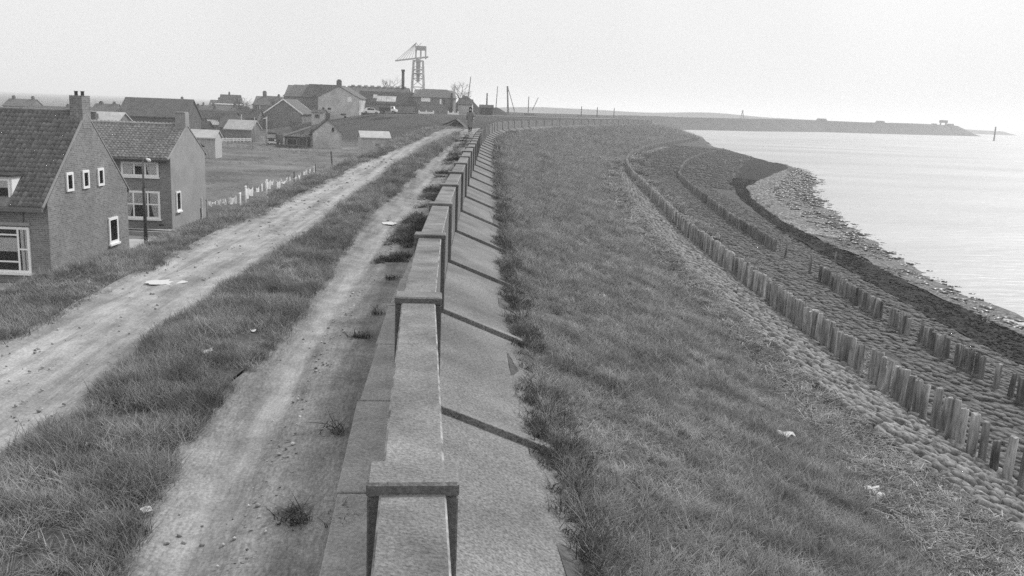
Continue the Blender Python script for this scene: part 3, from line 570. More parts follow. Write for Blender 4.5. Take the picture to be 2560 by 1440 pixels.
scatter('straw_debris',np.stack([x,y,z+.02],1),S3(k**.8,k**.5),st,'washed up straw and reed debris along the foot of the grass slope','straw',.2)

def pebble(i):
    o=bpy.data.objects.new('pebble',stone_mesh('pebble',M['pebble'],400+i,.6)); return o
M['pebble']=MAT('pebble',.15,.5,9,.85,0,rand=.4)
s,d,x,y,z,k=sample(60000,2.5,30,lambda s:-1.5+0*s,lambda s:-.55+0*s,zland,140,6,1.0,k=1/12.); m=hnoise(s,d,1.3,71)*.5+np.exp(-((d+1.0)/.14)**2)*.45+rng.random(len(x))*.3>.62; x,y,z,k=x[m],y[m],z[m],k[m]; q=(.010+.02*rng.random(len(x))**3)*k
scatter('track_gravel',np.stack([x,y,z+.006],1),np.stack([q,q,q],1),[pebble(i) for i in range(4)],'loose gravel scattered on the track beside the wall','gravel',.4)
s,d,x,y,z,k=sample(60000,3,40,lambda s:-4.5+0*s,lambda s:-2.8+0*s,zland,40,8,1.0,k=1/12.); m=rng.random(len(x))<.5; x,y,z,k=x[m],y[m],z[m],k[m]; q=(.012+.025*rng.random(len(x))**3)*k
scatter('road_gravel',np.stack([x,y,z+.006],1),np.stack([q,q,q],1),[pebble(i+4) for i in range(4)],'loose gravel scattered on the main dirt road','gravel',.4)
# ------------------------------------------------------------------ houses
def win(parent,plane,u0,u1,z0,z1,at,mull=(),bars=(),cover=None,fw=.07,depth=.06,sill=True,name='window'):
    """plane 'f': facade facing -y at y=at (u=x); plane 'r': wall facing +x at x=at (u=y). frame stands proud; pane set back"""
    def B(g,a,b,c,d,o0,o1):
        if plane=='f': g.box(a,b,at-o1,at-o0,c,d)
        elif plane=='l': g.box(at-o1,at-o0,a,b,c,d)
        else: g.box(at+o0,at+o1,a,b,c,d)
        return g
    f=G(); B(f,u0,u0+fw,z0,z1,.0,depth); B(f,u1-fw,u1,z0,z1,0,depth); B(f,u0+fw,u1-fw,z1-fw,z1,0,depth); B(f,u0+fw,u1-fw,z0,z0+fw,0,depth)
    for mv in mull: B(f,mv-fw*.4,mv+fw*.4,z0+fw,z1-fw,.0,depth-.006)
    for a,b,bz in bars: B(f,a,b,bz-fw*.35,bz+fw*.35,.0,depth-.012)
    fo=f.build(name,M['white'],parent)
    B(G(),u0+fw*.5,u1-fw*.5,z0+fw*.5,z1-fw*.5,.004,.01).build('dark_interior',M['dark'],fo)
    for cv in (cover or []):
        kind=cv[0]
        if kind=='blind': B(G(),cv[1],cv[2],cv[3],cv[4],.012,.018).build('blind',M['blind'],fo)
        else:   # gathered curtain: edge swept to one side at the bottom
            a,b,c,d,tz=cv[1:6]; g=G(); n=10; y=.022
            vv=[]
            for i in range(n+1):
                t=i/n; hem=a+(b-a)*t; top_=a+(d-a)*t if tz=='L' else c+(b-c)*t
                off=y+.006*math.sin(i*2.4)
                mid=(hem*.35+top_*.65)
                for q,zz in ((top_,z1-fw),(mid,(z0+z1)/2),(hem,z0+fw)):
                    vv.append((q,at-off,zz) if plane=='f' else (at+off,q,zz))
            g.add(vv,[(3*i+k,3*i+3+k,3*i+4+k,3*i+1+k) for i in range(n) for k in (0,1)]); o=link('curtain',mkmesh('curtain',g.v,g.f,M['curtain'],True),fo)
    B(G(),u0+fw*.6,u1-fw*.6,z0+fw*.6,z1-fw*.6,.034,.038).build('pane',M['glass'],fo)
    if sill: B(G(),u0-.05,u1+.05,z0-.09,z0-.005,.0,depth+.06).build('sill',M['white'],fo)
    return fo
def gable_walls(g,L,D,he,hr,ry=None):
    ry=D/2 if ry is None else ry
    return g.prism([(0,0),(D,0),(D,he),(ry,hr),(0,he)],'x',-L,0)
def tile_mesh(mat,wd,ln):
    n=6; v=[];f=[]
    for j,(yy,zz) in enumerate(((0,.035),(ln*1.12,.012))):
        for i in range(n+1):
            t=i/n; prof=.032*math.sin(t*math.pi*2*.78+.2)
            v.append((t*wd*1.08,yy,zz+prof))
    f=[(i,i+1,n+1+i+1,n+1+i) for i in range(n)]
    b=len(v); v+=[(q[0],q[1],q[2]-.022) for q in v[:n+1]]; f+=[(i,b+i,b+i+1,i+1) for i in range(n)]
    me=mkmesh('roof_tile',v,f,mat,True); return me
def tiled_slope(parent,mat,x0,x1,p0,p1,wd,ln,limit,skip=None,nearest='right'):
    """rows of pantiles on the slope from eave p0=(y,z) to ridge p1; x to the left; tiles nearest the gable end first"""
    me=tile_mesh(mat,wd,ln); a=Vector((0,p1[0]-p0[0],p1[1]-p0[1])); sl=a.length; a.normalize(); nrm=Vector((1,0,0)).cross(a)
    rows=int(sl/ln)+1; cols=int((x1-x0)/wd); spots=[]
    for c in range(cols):
        for r in range(rows):
            x=x1-(c+1)*wd; t=r*ln
            if skip and skip(x+wd/2,t): continue
            spots.append((x,t))
    arr=np.array([v.co for v in me.vertices]); fs=[tuple(p.vertices) for p in me.polygons]; V=[];F=[];n=0
    base=Matrix(((1,a.x,nrm.x,0),(0,a.y,nrm.y,p0[0]),(0,a.z,nrm.z,p0[1]),(0,0,0,1)))
    for i,(x,t) in enumerate(spots):
        m=Matrix.Translation((x,0,0))@base@Matrix.Translation((0,t,.01+random.uniform(-.003,.006)))
        if i<limit: o=bpy.data.objects.new('roof_tile',me); col.objects.link(o); o.parent=parent; o.matrix_local=m
        else: A=np.array(m); V.append(arr@A[:3,:3].T+A[:3,3]); F+=[tuple(j+n for j in q) for q in fs]; n+=len(arr)
    if V: o=link('tile_mass',mkmesh('tile_mass',np.vstack(V),F,mat,True),parent); o['kind']='stuff'
def near_house():
    h=empty('brick_house',(-17.75,34,.9)); tag(h,'large brick house with dormer and three small gable windows beside the dike road','house')
    L,D,he,hr=12,7.07,3.17,6.48
    gable_walls(G(),L,D,he,hr).build('wall',M['brick'],h)
    G().box(-L,-.002,-.004,-.001,0,he-.12).build('front_wall',M['brickdark'],h)
    rf=G().prism([(-.28,he-.16),(D/2,hr+.04),(D+.28,he-.16),(D+.28,he-.26),(D/2,hr-.08),(-.28,he-.26)],'x',-L,-.03).build('roof',M['tile'],h)
    tiled_slope(rf,M['tile'],-L,-.06,(-.28,he-.16),(D/2,hr+.04),.185,.25,300,lambda x,t: -4.1<x<-1.36 and t<1.62)
    G().tube([(-L,D/2,hr+.06),(-.03,D/2,hr+.06)],.09,8).build('ridge_tile',M['tile'],rf,smooth=True)
    for s0,s1 in ((-.3,D/2),(D+.3,D/2)):
        G().bar((-.02,s0,he-.16),(-.02,s1,hr+.06),.07,.05).build('gable_edge',M['render'],h)
    G().box(-L,-.02,-.42,-.29,he-.33,he-.2).build('gutter',M['gutter'],h)
    ch=G().box(-.5,.012,D/2-.36,D/2+.36,hr-.6,hr+.72).build('chimney',M['brickdark'],h)
    for q in (-.38,-.12): G().tube([(q,D/2,hr+.72),(q,D/2,hr+.88),(q,D/2,hr+.9)],[.07,.07,.11],8).build('chimney_pot',M['darkmetal'],ch)
    # three small gable windows and the lower one
    for y0,y1 in ((1.5,2.05),(2.85,3.4),(4.2,4.75)): win(h,'r',y0,y1,3.45,4.2,0,fw=.1,sill=False,cover=[('blind',y0+.08,y0+.3,3.52,4.12)])
    win(h,'r',5.0,5.9,.85,1.98,0,fw=.11,cover=[('blind',5.1,5.8,1.4,1.9)])
    # big front window
    win(h,'f',-4.3,-.74,.44,2.2,-.005,mull=(-1.18,-2.1),bars=((-2.06,-1.2,1.9),(-2.06,-1.2,.86),(-1.14,-.82,1.35)),cover=[('blind',-2.0,-1.24,1.25,1.78),('curtain',-1.08,-.82,-1.1,-.8,'R'),('curtain',-3.2,-2.2,-3.2,-2.2,'L')],fw=.09)
    G().box(-4.4,-.7,-.06,-.005,2.26,2.38).build('lintel',M['render'],h)
    # dormer
    d=G().box(-4.0,-1.36,.12,1.4,he-.05,he+.92).build('dormer',M['white'],h)
    win(d,'f',-3.9,-1.42,he+.0,he+.84,.115,mull=(-2.6,),cover=[('blind',-2.55,-1.5,he+.5,he+.77)],fw=.07,sill=True)
    G().box(-4.15,-1.28,-.05,1.5,he+.93,he+1.0).build('dormer_roof',M['roofdark'],d)
    G().tube([(-.95,-.03,.2),(-.95,-.03,he-.3)],.025,6).build('downpipe',M['gutter'],h)
    G().box(-.3,-.2,-.02,-.004,.18,.24).build('air_brick',M['dark'],h)
    for y in (2.6,2.75): G().bar((.03,y,.0),(.03,y,.42),.03).build('wall_pipe',M['darkmetal'],h)
    return h
near_house()
def second_house():
    h=empty('brick_house',(-19.15,50,.9)); tag(h,'two storey house with pale windowless side wall behind the street lamp','house')
    L,D,he,hr=9,5.56,4.08,5.62
    gable_walls(G(),L,D,he,hr).build('wall',M['brickdark'],h)
    G().prism([(.0,0),(D,0),(D,he),(D/2,hr),(0,he)],'x',.0,.012).build('gable_wall',M['render'],h)
    rf=G().prism([(-.3,he-.16),(D/2,hr+.04),(D+.3,he-.16),(D+.3,he-.26),(D/2,hr-.08),(-.3,he-.26)],'x',-L,-.03).build('roof',M['tile2'],h)
    tiled_slope(rf,M['tile2'],-L,-.06,(-.3,he-.16),(D/2,hr+.04),.21,.235,300)
    G().tube([(-L,D/2,hr+.06),(-.03,D/2,hr+.06)],.09,8).build('ridge_tile',M['tile2'],rf,smooth=True)
    for s0 in (-.3,D+.3): G().bar((-.0,s0,he-.18),(-.0,D/2,hr+.07),.08,.06).build('gable_edge',M['render'],h)
    G().box(-L,-.02,-.44,-.31,he-.34,he-.22).build('gutter',M['darkmetal'],h)
    ch=G().box(-.58,.015,D/2-.3,D/2+.3,hr-.5,hr+.78).build('chimney',M['render'],h)
    G().box(-.64,-.02,D/2-.34,D/2+.34,hr+.78,hr+.84).build('chimney_top',M['render'],ch)
    win(h,'f',-2.72,-.64,2.9,3.7,0,mull=(-2.0,-1.38),cover=[('curtain',-2.64,-2.12,-2.64,-2.05,'L'),('curtain',-1.2,-.72,-1.33,-.72,'R'),('blind',-1.96,-1.42,3.46,3.6)],fw=.11)
    win(h,'f',-2.95,-.62,.56,2.1,0,mull=(-2.1,-1.3),bars=((-2.9,-.7,1.36),),cover=[('blind',-2.85,-2.15,1.4,2.02),('blind',-2.05,-1.4,1.4,2.02),('blind',-1.2,-.7,1.4,2.02),('curtain',-2.88,-2.3,-2.88,-2.1,'L'),('curtain',-1.0,-.7,-1.2,-.7,'R')],fw=.11)
    win(h,'r',.62,1.3,.95,2.05,.012,fw=.09,cover=[('blind',.7,1.2,1.15,1.98)])
    G().tube([(.05,4.7,0),(.05,4.7,1.35)],.035,6).build('downpipe',M['white'],h)
    G().box(-.75,-.5,-.02,-.003,.2,.26).build('air_brick',M['dark'],h)
second_house()
def path(name,pts,mat,z):
    o=link(name,mkmesh(name,[(x,y,z) for x,y in pts],[tuple(range(len(pts)))],mat)); o['kind']='structure'; return o
path('paved_path',[(-26,31.2),(-15.6,31.4),(-15.4,33.0),(-16.6,33.6),(-26,33.6)],M['quay'],.985)
path('paved_yard',[(-21.5,42.2),(-15.6,42.4),(-15.4,45.6),(-21.5,45.4)],M['quay'],.985)
path('garden_path',[(-23,48.9),(-18.7,48.9),(-18.7,49.4),(-23,49.4)],M['quay'],.985)
# garden wall / low concrete border in the yard
def border(x0,x1,y,lab):
    o=G().box(x0,x1,y-.05,y+.05,.9,1.15).build('garden_border',M['render']); tag(o,lab,'border')
border(-22,-17.4,47.2,'low pale concrete border in front of the two storey house')
for i,(x,y,hh,lab) in enumerate([(-16.6,43.3,.95,'crooked dark post beside the street lamp'),(-16.0,44.8,.6,'short stump post beside the paved yard'),(-18.0,51.3,1.1,'thin dark stake standing by the pale side wall'),(-17.3,53.6,.7,'short stake near the far corner of the pale side wall')]):
    o=G().tube([(0,0,-.2),(.03,0,hh*.6),(.0,.02,hh)],[.05,.045,.04],7).build('fence_stake',M['wooddark'],None,(x,y,float(max(.9,.9)))); tag(o,lab,'stake')
# street lamp
lp=empty('street_lamp',(-17.36,42,.9)); tag(lp,'tall street lamp with a curved top between the two brick houses','street lamp')
G().tube([(0,0,-.1),(0,0,1.2),(.0,0,3.05)],[.10,.085,.075],10).build('lower_pole',M['darkmetal'],lp,smooth=True)
G().tube([(0,0,3.05),(-.01,0,4.0),(-.01,0,4.2),(.02,0,4.36),(.10,0,4.44),(.2,0,4.42)],[.055,.05,.045,.04,.035,.03],8).build('upper_pole',M['metal'],lp,smooth=True)
G().tube([(.18,0,4.43),(.30,0,4.36),(.36,0,4.32)],[.04,.085,.05],8).build('lamp_head',M['white'],lp,smooth=True)

# ------------------------------------------------------------------ washing lines
def cloth_item(name,w_,h_,kind,seed):
    r=np.random.default_rng(seed); n=7; m=6; v=[]
    for j in range(m+1):
        t=j/m
        for i in range(n+1):
            u=i/n-.5; wd=w_
            if kind=='sock': wd=w_*(.9-.25*t)
            if kind=='shirt': wd=w_*(1.0 if t<.3 else .68)
            if kind=='triangle': wd=w_*(1-.85*t)
            if kind=='nappy': wd=w_*(1-.35*math.sin(math.pi*t))
            v.append((u*wd+.03*t*r.normal(),.035*math.sin(u*9+t*3+seed)*(.3+t),-h_*t*(1+.06*math.sin(u*6+seed))-.22*w_*(1-(2*u)**2)*(1-.6*t)))
    f=[(j*(n+1)+i,j*(n+1)+i+1,(j+1)*(n+1)+i+1,(j+1)*(n+1)+i) for j in range(m) for i in range(n)]
    me=mkmesh(name,v,f,M['cloth'],True); return me
ORD='first second third fourth fifth sixth seventh eighth ninth tenth eleventh twelfth thirteenth fourteenth fifteenth'.split()
def washing(P0,P1,n,group,labels,sag=.12,hang=(.28,.55),fill=.8):
    P0=Vector(P0);P1=Vector(P1); L=(P1-P0).length; ang=math.atan2(P1.y-P0.y,P1.x-P0.x)
    pt=lambda t: P0.lerp(P1,t)-Vector((0,0,sag*4*t*(1-t)))
    g=G().tube([pt(i/12) for i in range(13)],.006,4); o=g.build('washing_line',M['metal']); tag(o,'thin line with '+group,'washing line')
    kinds=['shirt','sock','nappy','towel','triangle','shirt','towel']
    ws=[random.choice((.5,.8,1,1.5,1.9)) for i in range(n)]; gp=[random.choice((.05,.1,.5,.9)) for i in range(n)]; tot=sum(ws)+sum(gp); c=0
    for i in range(n):
        w_=L*ws[i]/tot; t=(c+ws[i]/2)/tot; c+=ws[i]+gp[i]; kd=random.choice(kinds) if w_<.9 else random.choice(('towel','nappy','triangle','shirt')); h_=random.uniform(*hang)*(1.5 if kd in('shirt','towel','triangle') else .8)
        o=link('laundry',cloth_item('laundry',w_,h_,kd,i*7+n)); o.location=pt(t); o.rotation_euler=(0,0,ang+random.uniform(-.15,.15)); tag(o,labels%ORD[i],'laundry',group)
washing((-16.95,49.6,2.62),(-16.4,52.9,2.68),11,'the short row of small white washing by the pale side wall','%s small white item counted from the house on the short washing line',.05,(.14,.3),.75)
washing((-17.1,57.1,2.75),(-17.05,61.6,2.85),5,'white washing between the two pale posts','%s white garment from the house between the two pale line posts',.12,(.3,.5),.6)
washing((-17.05,61.7,2.85),(-16.7,75,3.15),12,'the long run of white washing beyond the pale posts','%s white garment past the farther pale post on the long washing line',.25,(.2,.5),.85)
for x,y,hh,mt,lab in [(-17.12,57.05,1.95,'white','nearer of two pale washing line posts'),(-17.05,61.65,2.0,'white','farther of two pale washing line posts'),(-16.85,68.5,2.1,'wooddark','dark post under the middle of the long washing line'),(-16.7,75.1,2.3,'wooddark','dark post at the far end of the long washing line'),(-16.98,49.4,1.85,'metal','thin post of the short washing line by the pale side wall'),(-16.3,53.2,1.9,'white','small white post ending the short washing line')]:
    o=empty('line_post',(x,y,.9)); tag(o,lab,'post'); G().tube([(0,0,-.1),(.01,0,hh)],[.055,.045],8).build('pole',M[mt],o,smooth=True); G().bar((0,-.18,hh-.06),(0,.18,hh-.06),.05).build('cross_arm',M[mt],o)
o=G().tube([(0,0,-.3),(-.12,0,1.3),(-.22,0,2.6)],[.08,.075,.065],8).build('leaning_pole',M['wooddark'],None,(-17.0,84,1.2)); tag(o,'leaning dark pole on the bank past the washing','pole')

# ------------------------------------------------------------------ town buildings
def tw_win(parent,plane,u0,u1,z0,z1,at,pale=True,mull=0):
    """far window: frame with pane as sub-part"""
    g=G(); fw=min(.14,(u1-u0)*.2)
    def B(g,a,b,c,d,o0,o1):
        if plane=='f': g.box(a,b,at-o1,at-o0,c,d)
        else: g.box(at+o0,at+o1,a,b,c,d)
    B(g,u0,u0+fw,z0,z1,0,.08);B(g,u1-fw,u1,z0,z1,0,.08);B(g,u0+fw,u1-fw,z1-fw,z1,0,.08);B(g,u0+fw,u1-fw,z0,z0+fw,0,.08)
    for i in range(mull): c=u0+(u1-u0)*(i+1)/(mull+1); B(g,c-.05,c+.05,z0+fw,z1-fw,0,.075)
    f=g.build('window',M['white'] if pale else M['walldark'],parent); q=G(); B(q,u0+fw*.7,u1-fw*.7,z0+fw*.7,z1-fw*.7,.01,.04); q.build('pane',M['dark'] if not pale else M['blind'],f)
def house(name,label,x,y,z,L,D,he,hr,rot=0,wall='wallmid',roof='roofmid',chim=(),wins=(),edge=None,cat='house',over=.25,door=None,hip=0,group=None):
    """ridge along local x (0..L), front at local y=0; placed by its front-left foot"""
    h=empty(name,(x,y,z),rot); tag(h,label,cat,group)
    G().prism([(0,-.6),(D,-.6),(D,he),(D/2,hr),(0,he)],'x',0,L).build('wall',M[wall],h)
    o_=over; sl=(hr-he)/(D/2); t=.14
    if hip:
        e=he-o_*sl; v=[(-o_,-o_,e),(L+o_,-o_,e),(L+o_,D+o_,e),(-o_,D+o_,e),(hip,D/2,hr+t),(L-hip,D/2,hr+t),(-o_,-o_,e+t),(L+o_,-o_,e+t),(L+o_,D+o_,e+t),(-o_,D+o_,e+t)]
        rf=G().add(v,[(6,7,5,4),(7,8,5),(8,9,4,5),(9,6,4),(0,1,7,6),(1,2,8,7),(2,3,9,8),(3,0,6,9),(3,2,1,0)]).build('roof',M[roof],h)
    else:
        rf=G().prism([(-o_,he-o_*sl),(D/2,hr),(D+o_,he-o_*sl),(D+o_,he-o_*sl+t),(D/2,hr+t),(-o_,he-o_*sl+t)],'x',-o_*.6,L+o_*.6).build('roof',M[roof],h)
    for cx,cy,w_,hh in chim:
        zc=hr-abs(cy-D/2)*sl-.4; c=G().box(cx-w_/2,cx+w_/2,cy-w_/2,cy+w_/2,zc,zc+hh+.4).build('chimney',M['walldark'],h); G().box(cx-w_*.32,cx+w_*.32,cy-w_*.32,cy+w_*.32,zc+hh+.4,zc+hh+.62).build('chimney_pot',M['darkmetal'],c)
    for wv in wins: tw_win(h,*wv[:5],0 if wv[0]=='f' else L,*(wv[5:] if len(wv)>5 else ()))
    if edge:
        for ex in (L+o_*.6+.03,-o_*.6-.03):
            for yy in (-o_,D+o_): G().bar((ex,yy,he-o_*sl+.05),(ex,D/2,hr+.07),.06,.26).build('barge_board',M[edge],h)
    if door: G().box(door[0],door[1],-.07,-.005,0,door[2]).build('door',M['plank'],h)
    return h
# houses and sheds low in the polder
house('barn','big barn with a plain grey roof behind the two storey house',-60.5,138,.9,10.2,7,4.3,6.85,.03,'walldark','roofmid',cat='barn',wins=[('f',2,3,1,2),('f',6,7,1,2)])
house('shed','pale roofed shed behind the chimney of the large brick house',-55.0,112,.9,5.4,6,3.5,5.0,.0,'wallmid','roofpale',chim=[(2.4,1.0,.9,.9)],cat='shed')
house('far_house','hazy house with two chimneys above the roof at the picture edge',-141,250,.9,7.5,7,3.2,5.0,0,'wallmid','roofmid',chim=[(1.2,3.5,.7,.8),(6.5,3.5,.7,.8)],wins=[('f',1,2,.8,2)])
house('far_house','long low hazy house just left of the big brick chimney',-109,200,.9,14,6,2.6,4.1,0,'wallmid','roofmid',chim=[(9,3,.6,.5)],wins=[('f',2,3,.8,1.8),('f',7,8,.8,1.8)])
house('far_house','hazy house with a lumpy chimney right of the big brick chimney',-102,218,.9,5.5,6,3.2,4.9,0,'wallmid','roofmid',chim=[(1.2,3,.8,.5),(4.4,3,.6,.5)],wins=[('f',1,2,.8,1.8)])
house('far_house','low hazy house left of the big barn roof',-96,200,.9,12,6,2.6,4.2,0,'wallmid','roofmid',chim=[(8,3,.6,.5)],wins=[('f',1,2,.8,1.8)])
house('far_house','long terrace with two small chimneys right of the big barn roof',-101,280,.9,12,7,3.0,5.0,0,'wallmid','roofmid',chim=[(3.4,3.5,.5,.8),(6.5,3.5,.7,.7)],wins=[('f',1,2,1,2.2),('f',4,5,1,2.2),('f',8,9,1,2.2)])
house('dark_house','dark house with one broad white window right of the barn',-71.5,200,.9,8.8,7,2.9,4.5,0,'walldark','roofdark',wins=[('f',3.4,6.0,1.6,2.9,True,3)])
house('far_house','narrow steep house with a chimney beside its peak, far off',-103.9,318,.9,7,3.2,5.4,8.6,R(-90)+R(90),'wallmid','roofmid',chim=[(3.0,1.6,.5,.9)],wins=[('f',1,2,3,4.6)])
fb=empty('flat_block',(-99.8,298,.9)); tag(fb,'flat roofed pale edged block with small high windows','building'); G().box(0,8,0,8,0,5.4).build('wall',M['wallmid'],fb); G().box(-.3,8.3,-.3,8.3,5.4,5.65).build('roof',M['white'],fb)
for i in range(4): tw_win(fb,'f',.6+i*1.9,1.7+i*1.9,4.1,4.9,0)
house('shack','plank shack with a pale roof behind the pale gable',-40.5,112,.9,3.2,3,2.5,3.3,.05,'plankpale','roofpale',cat='shack')
house('shack','low dark shack beside the pale gable',-39.3,103,.9,2.6,3,1.7,2.1,0,'plank','roofdark',cat='shack')
house('shack','squat shack with a pale slanting roof past the white fence',-51.5,160,.9,5,4,2.2,3.6,-.15,'wallmid','roofpale',cat='shack')
house('shack','small brick shack right of the pale slanting roof',-55.6,170,.9,4.2,4,2.2,4.0,.1,'wallmid','roofmid',cat='shack',wins=[('f',1,1.7,.9,1.7,False)])
house('shack','dark low shack left of the pale slanting roof',-62,166,.9,5.2,4,1.9,3.0,0,'plank','roofdark',cat='shack',wins=[('f',1,1.8,.8,1.5)])
house('tall_house','tall hazy house with a high chimney behind the white edged gable',-75,258,.9,8.2,8,6.0,8.4,0,'wallmid','roofmid',chim=[(2.4,4,.9,1.3),(6.4,4,.6,.5)],wins=[('f',5.6,6.2,5.6,7.0,False),('f',6.6,7.2,5.6,7.0,False),('f',1.4,2.2,4.6,5.8)],hip=2.0)
house('gabled_barn','gabled barn with white barge boards facing the polder',-50.0,211,.9,12,8.4,4.6,7.6,R(90),'wallmid','roofmid',edge='white',cat='barn',over=.35)
house('warehouse','high grey warehouse with a broken roofline behind the white edged gable',-62.3,243,.9,8.2,10,8.6,11.6,.0,'wallmid','roofmid',cat='warehouse',hip=1.6)
house('warehouse','dark roofed warehouse left of the pale gabled house',-56.2,238,2.5,10.5,9,7.0,10.2,.05,'walldark','roofdark',chim=[(4.6,2,.5,1.7)],cat='warehouse',hip=1.0)
for nm_,lab_,x_,y_,L_,D_2,he_,hr_2,wl_,rf_,ch_ in [
 ('far_house','small hazy gable tucked left of the tall hazy house',-83,262,5,5,3.2,5.2,'wallmid','roofmid',[(1,2.5,.6,.7)]),
 ('far_house','low brick house half hidden behind the dark house with white window',-78,215,7,6,2.8,4.6,'walldark','roofmid',[(5.6,3,.6,.8)]),
 ('far_house','pale walled house between the barn roof and the dark house',-82,228,5.5,6,3.0,4.8,'wallpale','roofmid',[(1.1,3,.6,.8)]),
 ('far_house','long dark roof peeping over the polder shacks',-66,222,9,6,3.0,5.0,'walldark','roofdark',[(2,3,.6,.9),(7,3,.6,.7)]),
 ('far_house','hazy brick house at the left foot of the white edged gable',-63.5,206,4.6,6,3.2,5.0,'wallmid','roofdark',[(3.6,3,.6,.9)]),
 ('far_house','faint roof beyond the flat pale edged block',-112,330,11,7,4.0,6.6,'wallmid','roofmid',[(3,3.5,.7,.9),(9,3.5,.7,.9)]),
 ('far_house','faint gable beyond the barn roof, right end',-118,300,8,7,4.0,6.2,'wallmid','roofmid',[(6.5,3.5,.7,1.0)]),
 ('far_house','narrow brick house between the white edged gable and the pale house',-48.8,226,4.2,7,6.0,8.2,'wallmid','roofdark',[(3.4,3.5,.6,.9)])]:
    house(nm_,lab_,x_,y_,.9,L_,D_2,he_,hr_2,0,wl_,rf_,chim=ch_,wins=[('f',L_*.15,L_*.15+.9,1.0,2.2),('f',L_*.55,L_*.55+.9,1.0,2.2)])
# pale gabled house on the bank
hL=house('pale_house','pale rendered house with a chimney on its peak at the bank edge',-35.5,204,4.6,12,9.2,4.8,7.2,R(90),'wallpale','roofmid',chim=[(.6,4.6,1.0,1.3)],cat='house')
for u0,u1,z0,z1,pl in [(-2.6,-1.7,3.9,4.9,True),(-8.2,-7.8,2.0,2.5,False),(-7.0,-6.3,2.1,2.5,False),(-4.2,-3.0,1.0,1.3,False),(-3.4,-2.9,.2,.8,False)]:
    g=G().box(-.06,-.005,-u1,-u0,z0,z1); o=g.build('window',M['white' if pl else 'dark'],hL)
    o=G().box(-.09,-.062,-u1+.12,-u0-.12,z0+.1,z1-.1).build('pane',M['blind' if pl else 'dark'],o)
house('porch_shed','little porch shed with a dark window against the pale gabled house',-45.0,199,3.6,2.6,3.5,2.4,2.9,0,'wallpale','roofmid',wins=[('f',.7,1.7,1.2,2.0,False)],cat='shed')
# boat yard sheds on the bank
hM=house('long_shed','long dark roofed shed with a patch of pale sheets on its roof',-37.3,212,6.0,13.3,8,2.4,5.1,0,'wallmid','roofdark',cat='shed',wins=[('f',5,5.8,.4,1.6,False)])
for i,(a,b) in enumerate([(3.2,4.1),(4.15,5.2),(5.25,6.4),(6.45,7.6),(7.65,8.6)]):
    t0=.12 if i>0 else .45; sl=2.7/4
    G().add([(a,4-.1,5.17-.1*sl+.04),(b,4-.1,5.17-.1*sl+.04),(b+.1,.2+t0*3,2.58+(.2+t0*3)*sl),(a+.1,.2+t0*3,2.58+(.2+t0*3)*sl),(a,4-.1,5.12-.1*sl),(b,4-.1,5.12-.1*sl),(b+.1,.2+t0*3,2.53+(.2+t0*3)*sl),(a+.1,.2+t0*3,2.53+(.2+t0*3)*sl)],[(0,1,2,3),(7,6,5,4),(0,4,5,1),(1,5,6,2),(2,6,7,3),(3,7,4,0)]).build('roof_sheet',M['wallpale'],hM)
hM2=house('factory','long factory roof behind the dark shed, dotted along its ridge',-44,232,6.0,15.6,9,4.4,6.5,0,'walldark','roofmid',cat='factory')
for i in range(9): G().box(.8+i*1.65,1.7+i*1.65,4.1,4.9,6.6,6.95).build('ridge_vent',M['wallpale'],hM2)
o=empty('factory_chimney',(-29.9,236,6.5)); tag(o,'tall thin dark smoke stack rising behind the factory roof','smoke stack'); G().tube([(0,0,0),(0,0,10.4)],[.42,.36],12).build('stack',M['roofdark'],o,smooth=True); G().tube([(0,0,10.2),(0,0,10.7)],.46,12).build('rim',M['roofdark'],o)
hN=house('workshop','brick workshop with a broad white window beside the smoke stack',-24.7,213,6.4,9.5,8,3.9,5.7,0,'wallmid','roofmid',cat='workshop',wins=[('f',2.0,4.1,2.9,3.9,True,2),('f',6.3,6.7,2.4,3.6),('f',7.2,7.5,2.4,3.4,False)],hip=1.8,door=(8.4,9.2,1.9))
house('shed','low shed with a pale end wall behind the walking person',-15.0,226,6.4,3.4,6,2.6,3.8,0,'wallpale','roofdark',cat='shed')
house('shed','small dark shed at the end of the quay',-9.5,222,6.5,3.2,3,1.9,2.5,0,'plank','roofdark',cat='shed')
def mound(name,x,y,z,r,h,mat,lab):
    n=24;rings=[(1,0),(.75,.22),(.5,.5),(.25,.82),(.08,.98)]; v=[];f=[]
    for k,(q,t) in enumerate(rings):
        for j in range(n): a=2*math.pi*j/n; rr=r*q*(1+.06*math.sin(3*a+k)); v.append((rr*math.cos(a),rr*math.sin(a)*.8,h*t))
    for k in range(len(rings)-1):
        for j in range(n): f.append((k*n+j,k*n+(j+1)%n,(k+1)*n+(j+1)%n,(k+1)*n+j))
    f.append(tuple((len(rings)-1)*n+j for j in range(n))); o=link(name,mkmesh(name,v,f,mat,True),None,(x,y,z)); tag(o,lab,'mound'); return o
mound('spoil_heap',-13.8,236,6.3,6.0,5.0,M['mole'],'dark cone shaped heap behind the walking person')
mound('spoil_heap',-6.5,262,6.3,5.0,2.4,M['mole'],'low dark heap at the end of the quay sheds')
for x,y,l,hh,lab in [(-22.4,206,3.2,.75,'white low wall in front of the brick workshop'),(-15.9,206.5,2.2,.8,'white low wall beside the workshop corner')]:
    o=empty('white_wall',(x,y,6.55)); tag(o,lab,'low wall'); G().box(0,l,0,.25,0,hh*.6).build('panel',M['white'],o)
    for i in range(3): G().box(l*i/2-.12,l*i/2+.12,-.05,.3,0,hh).build('pillar',M['white'],o)
o=G().tube([(0,0,-.3),(.02,0,4.9)],[.3,.24],10).build('mooring_post',M['roofdark'],None,(-15.4,209,6.5)); tag(o,'thick dark post at the corner of the brick workshop','post')
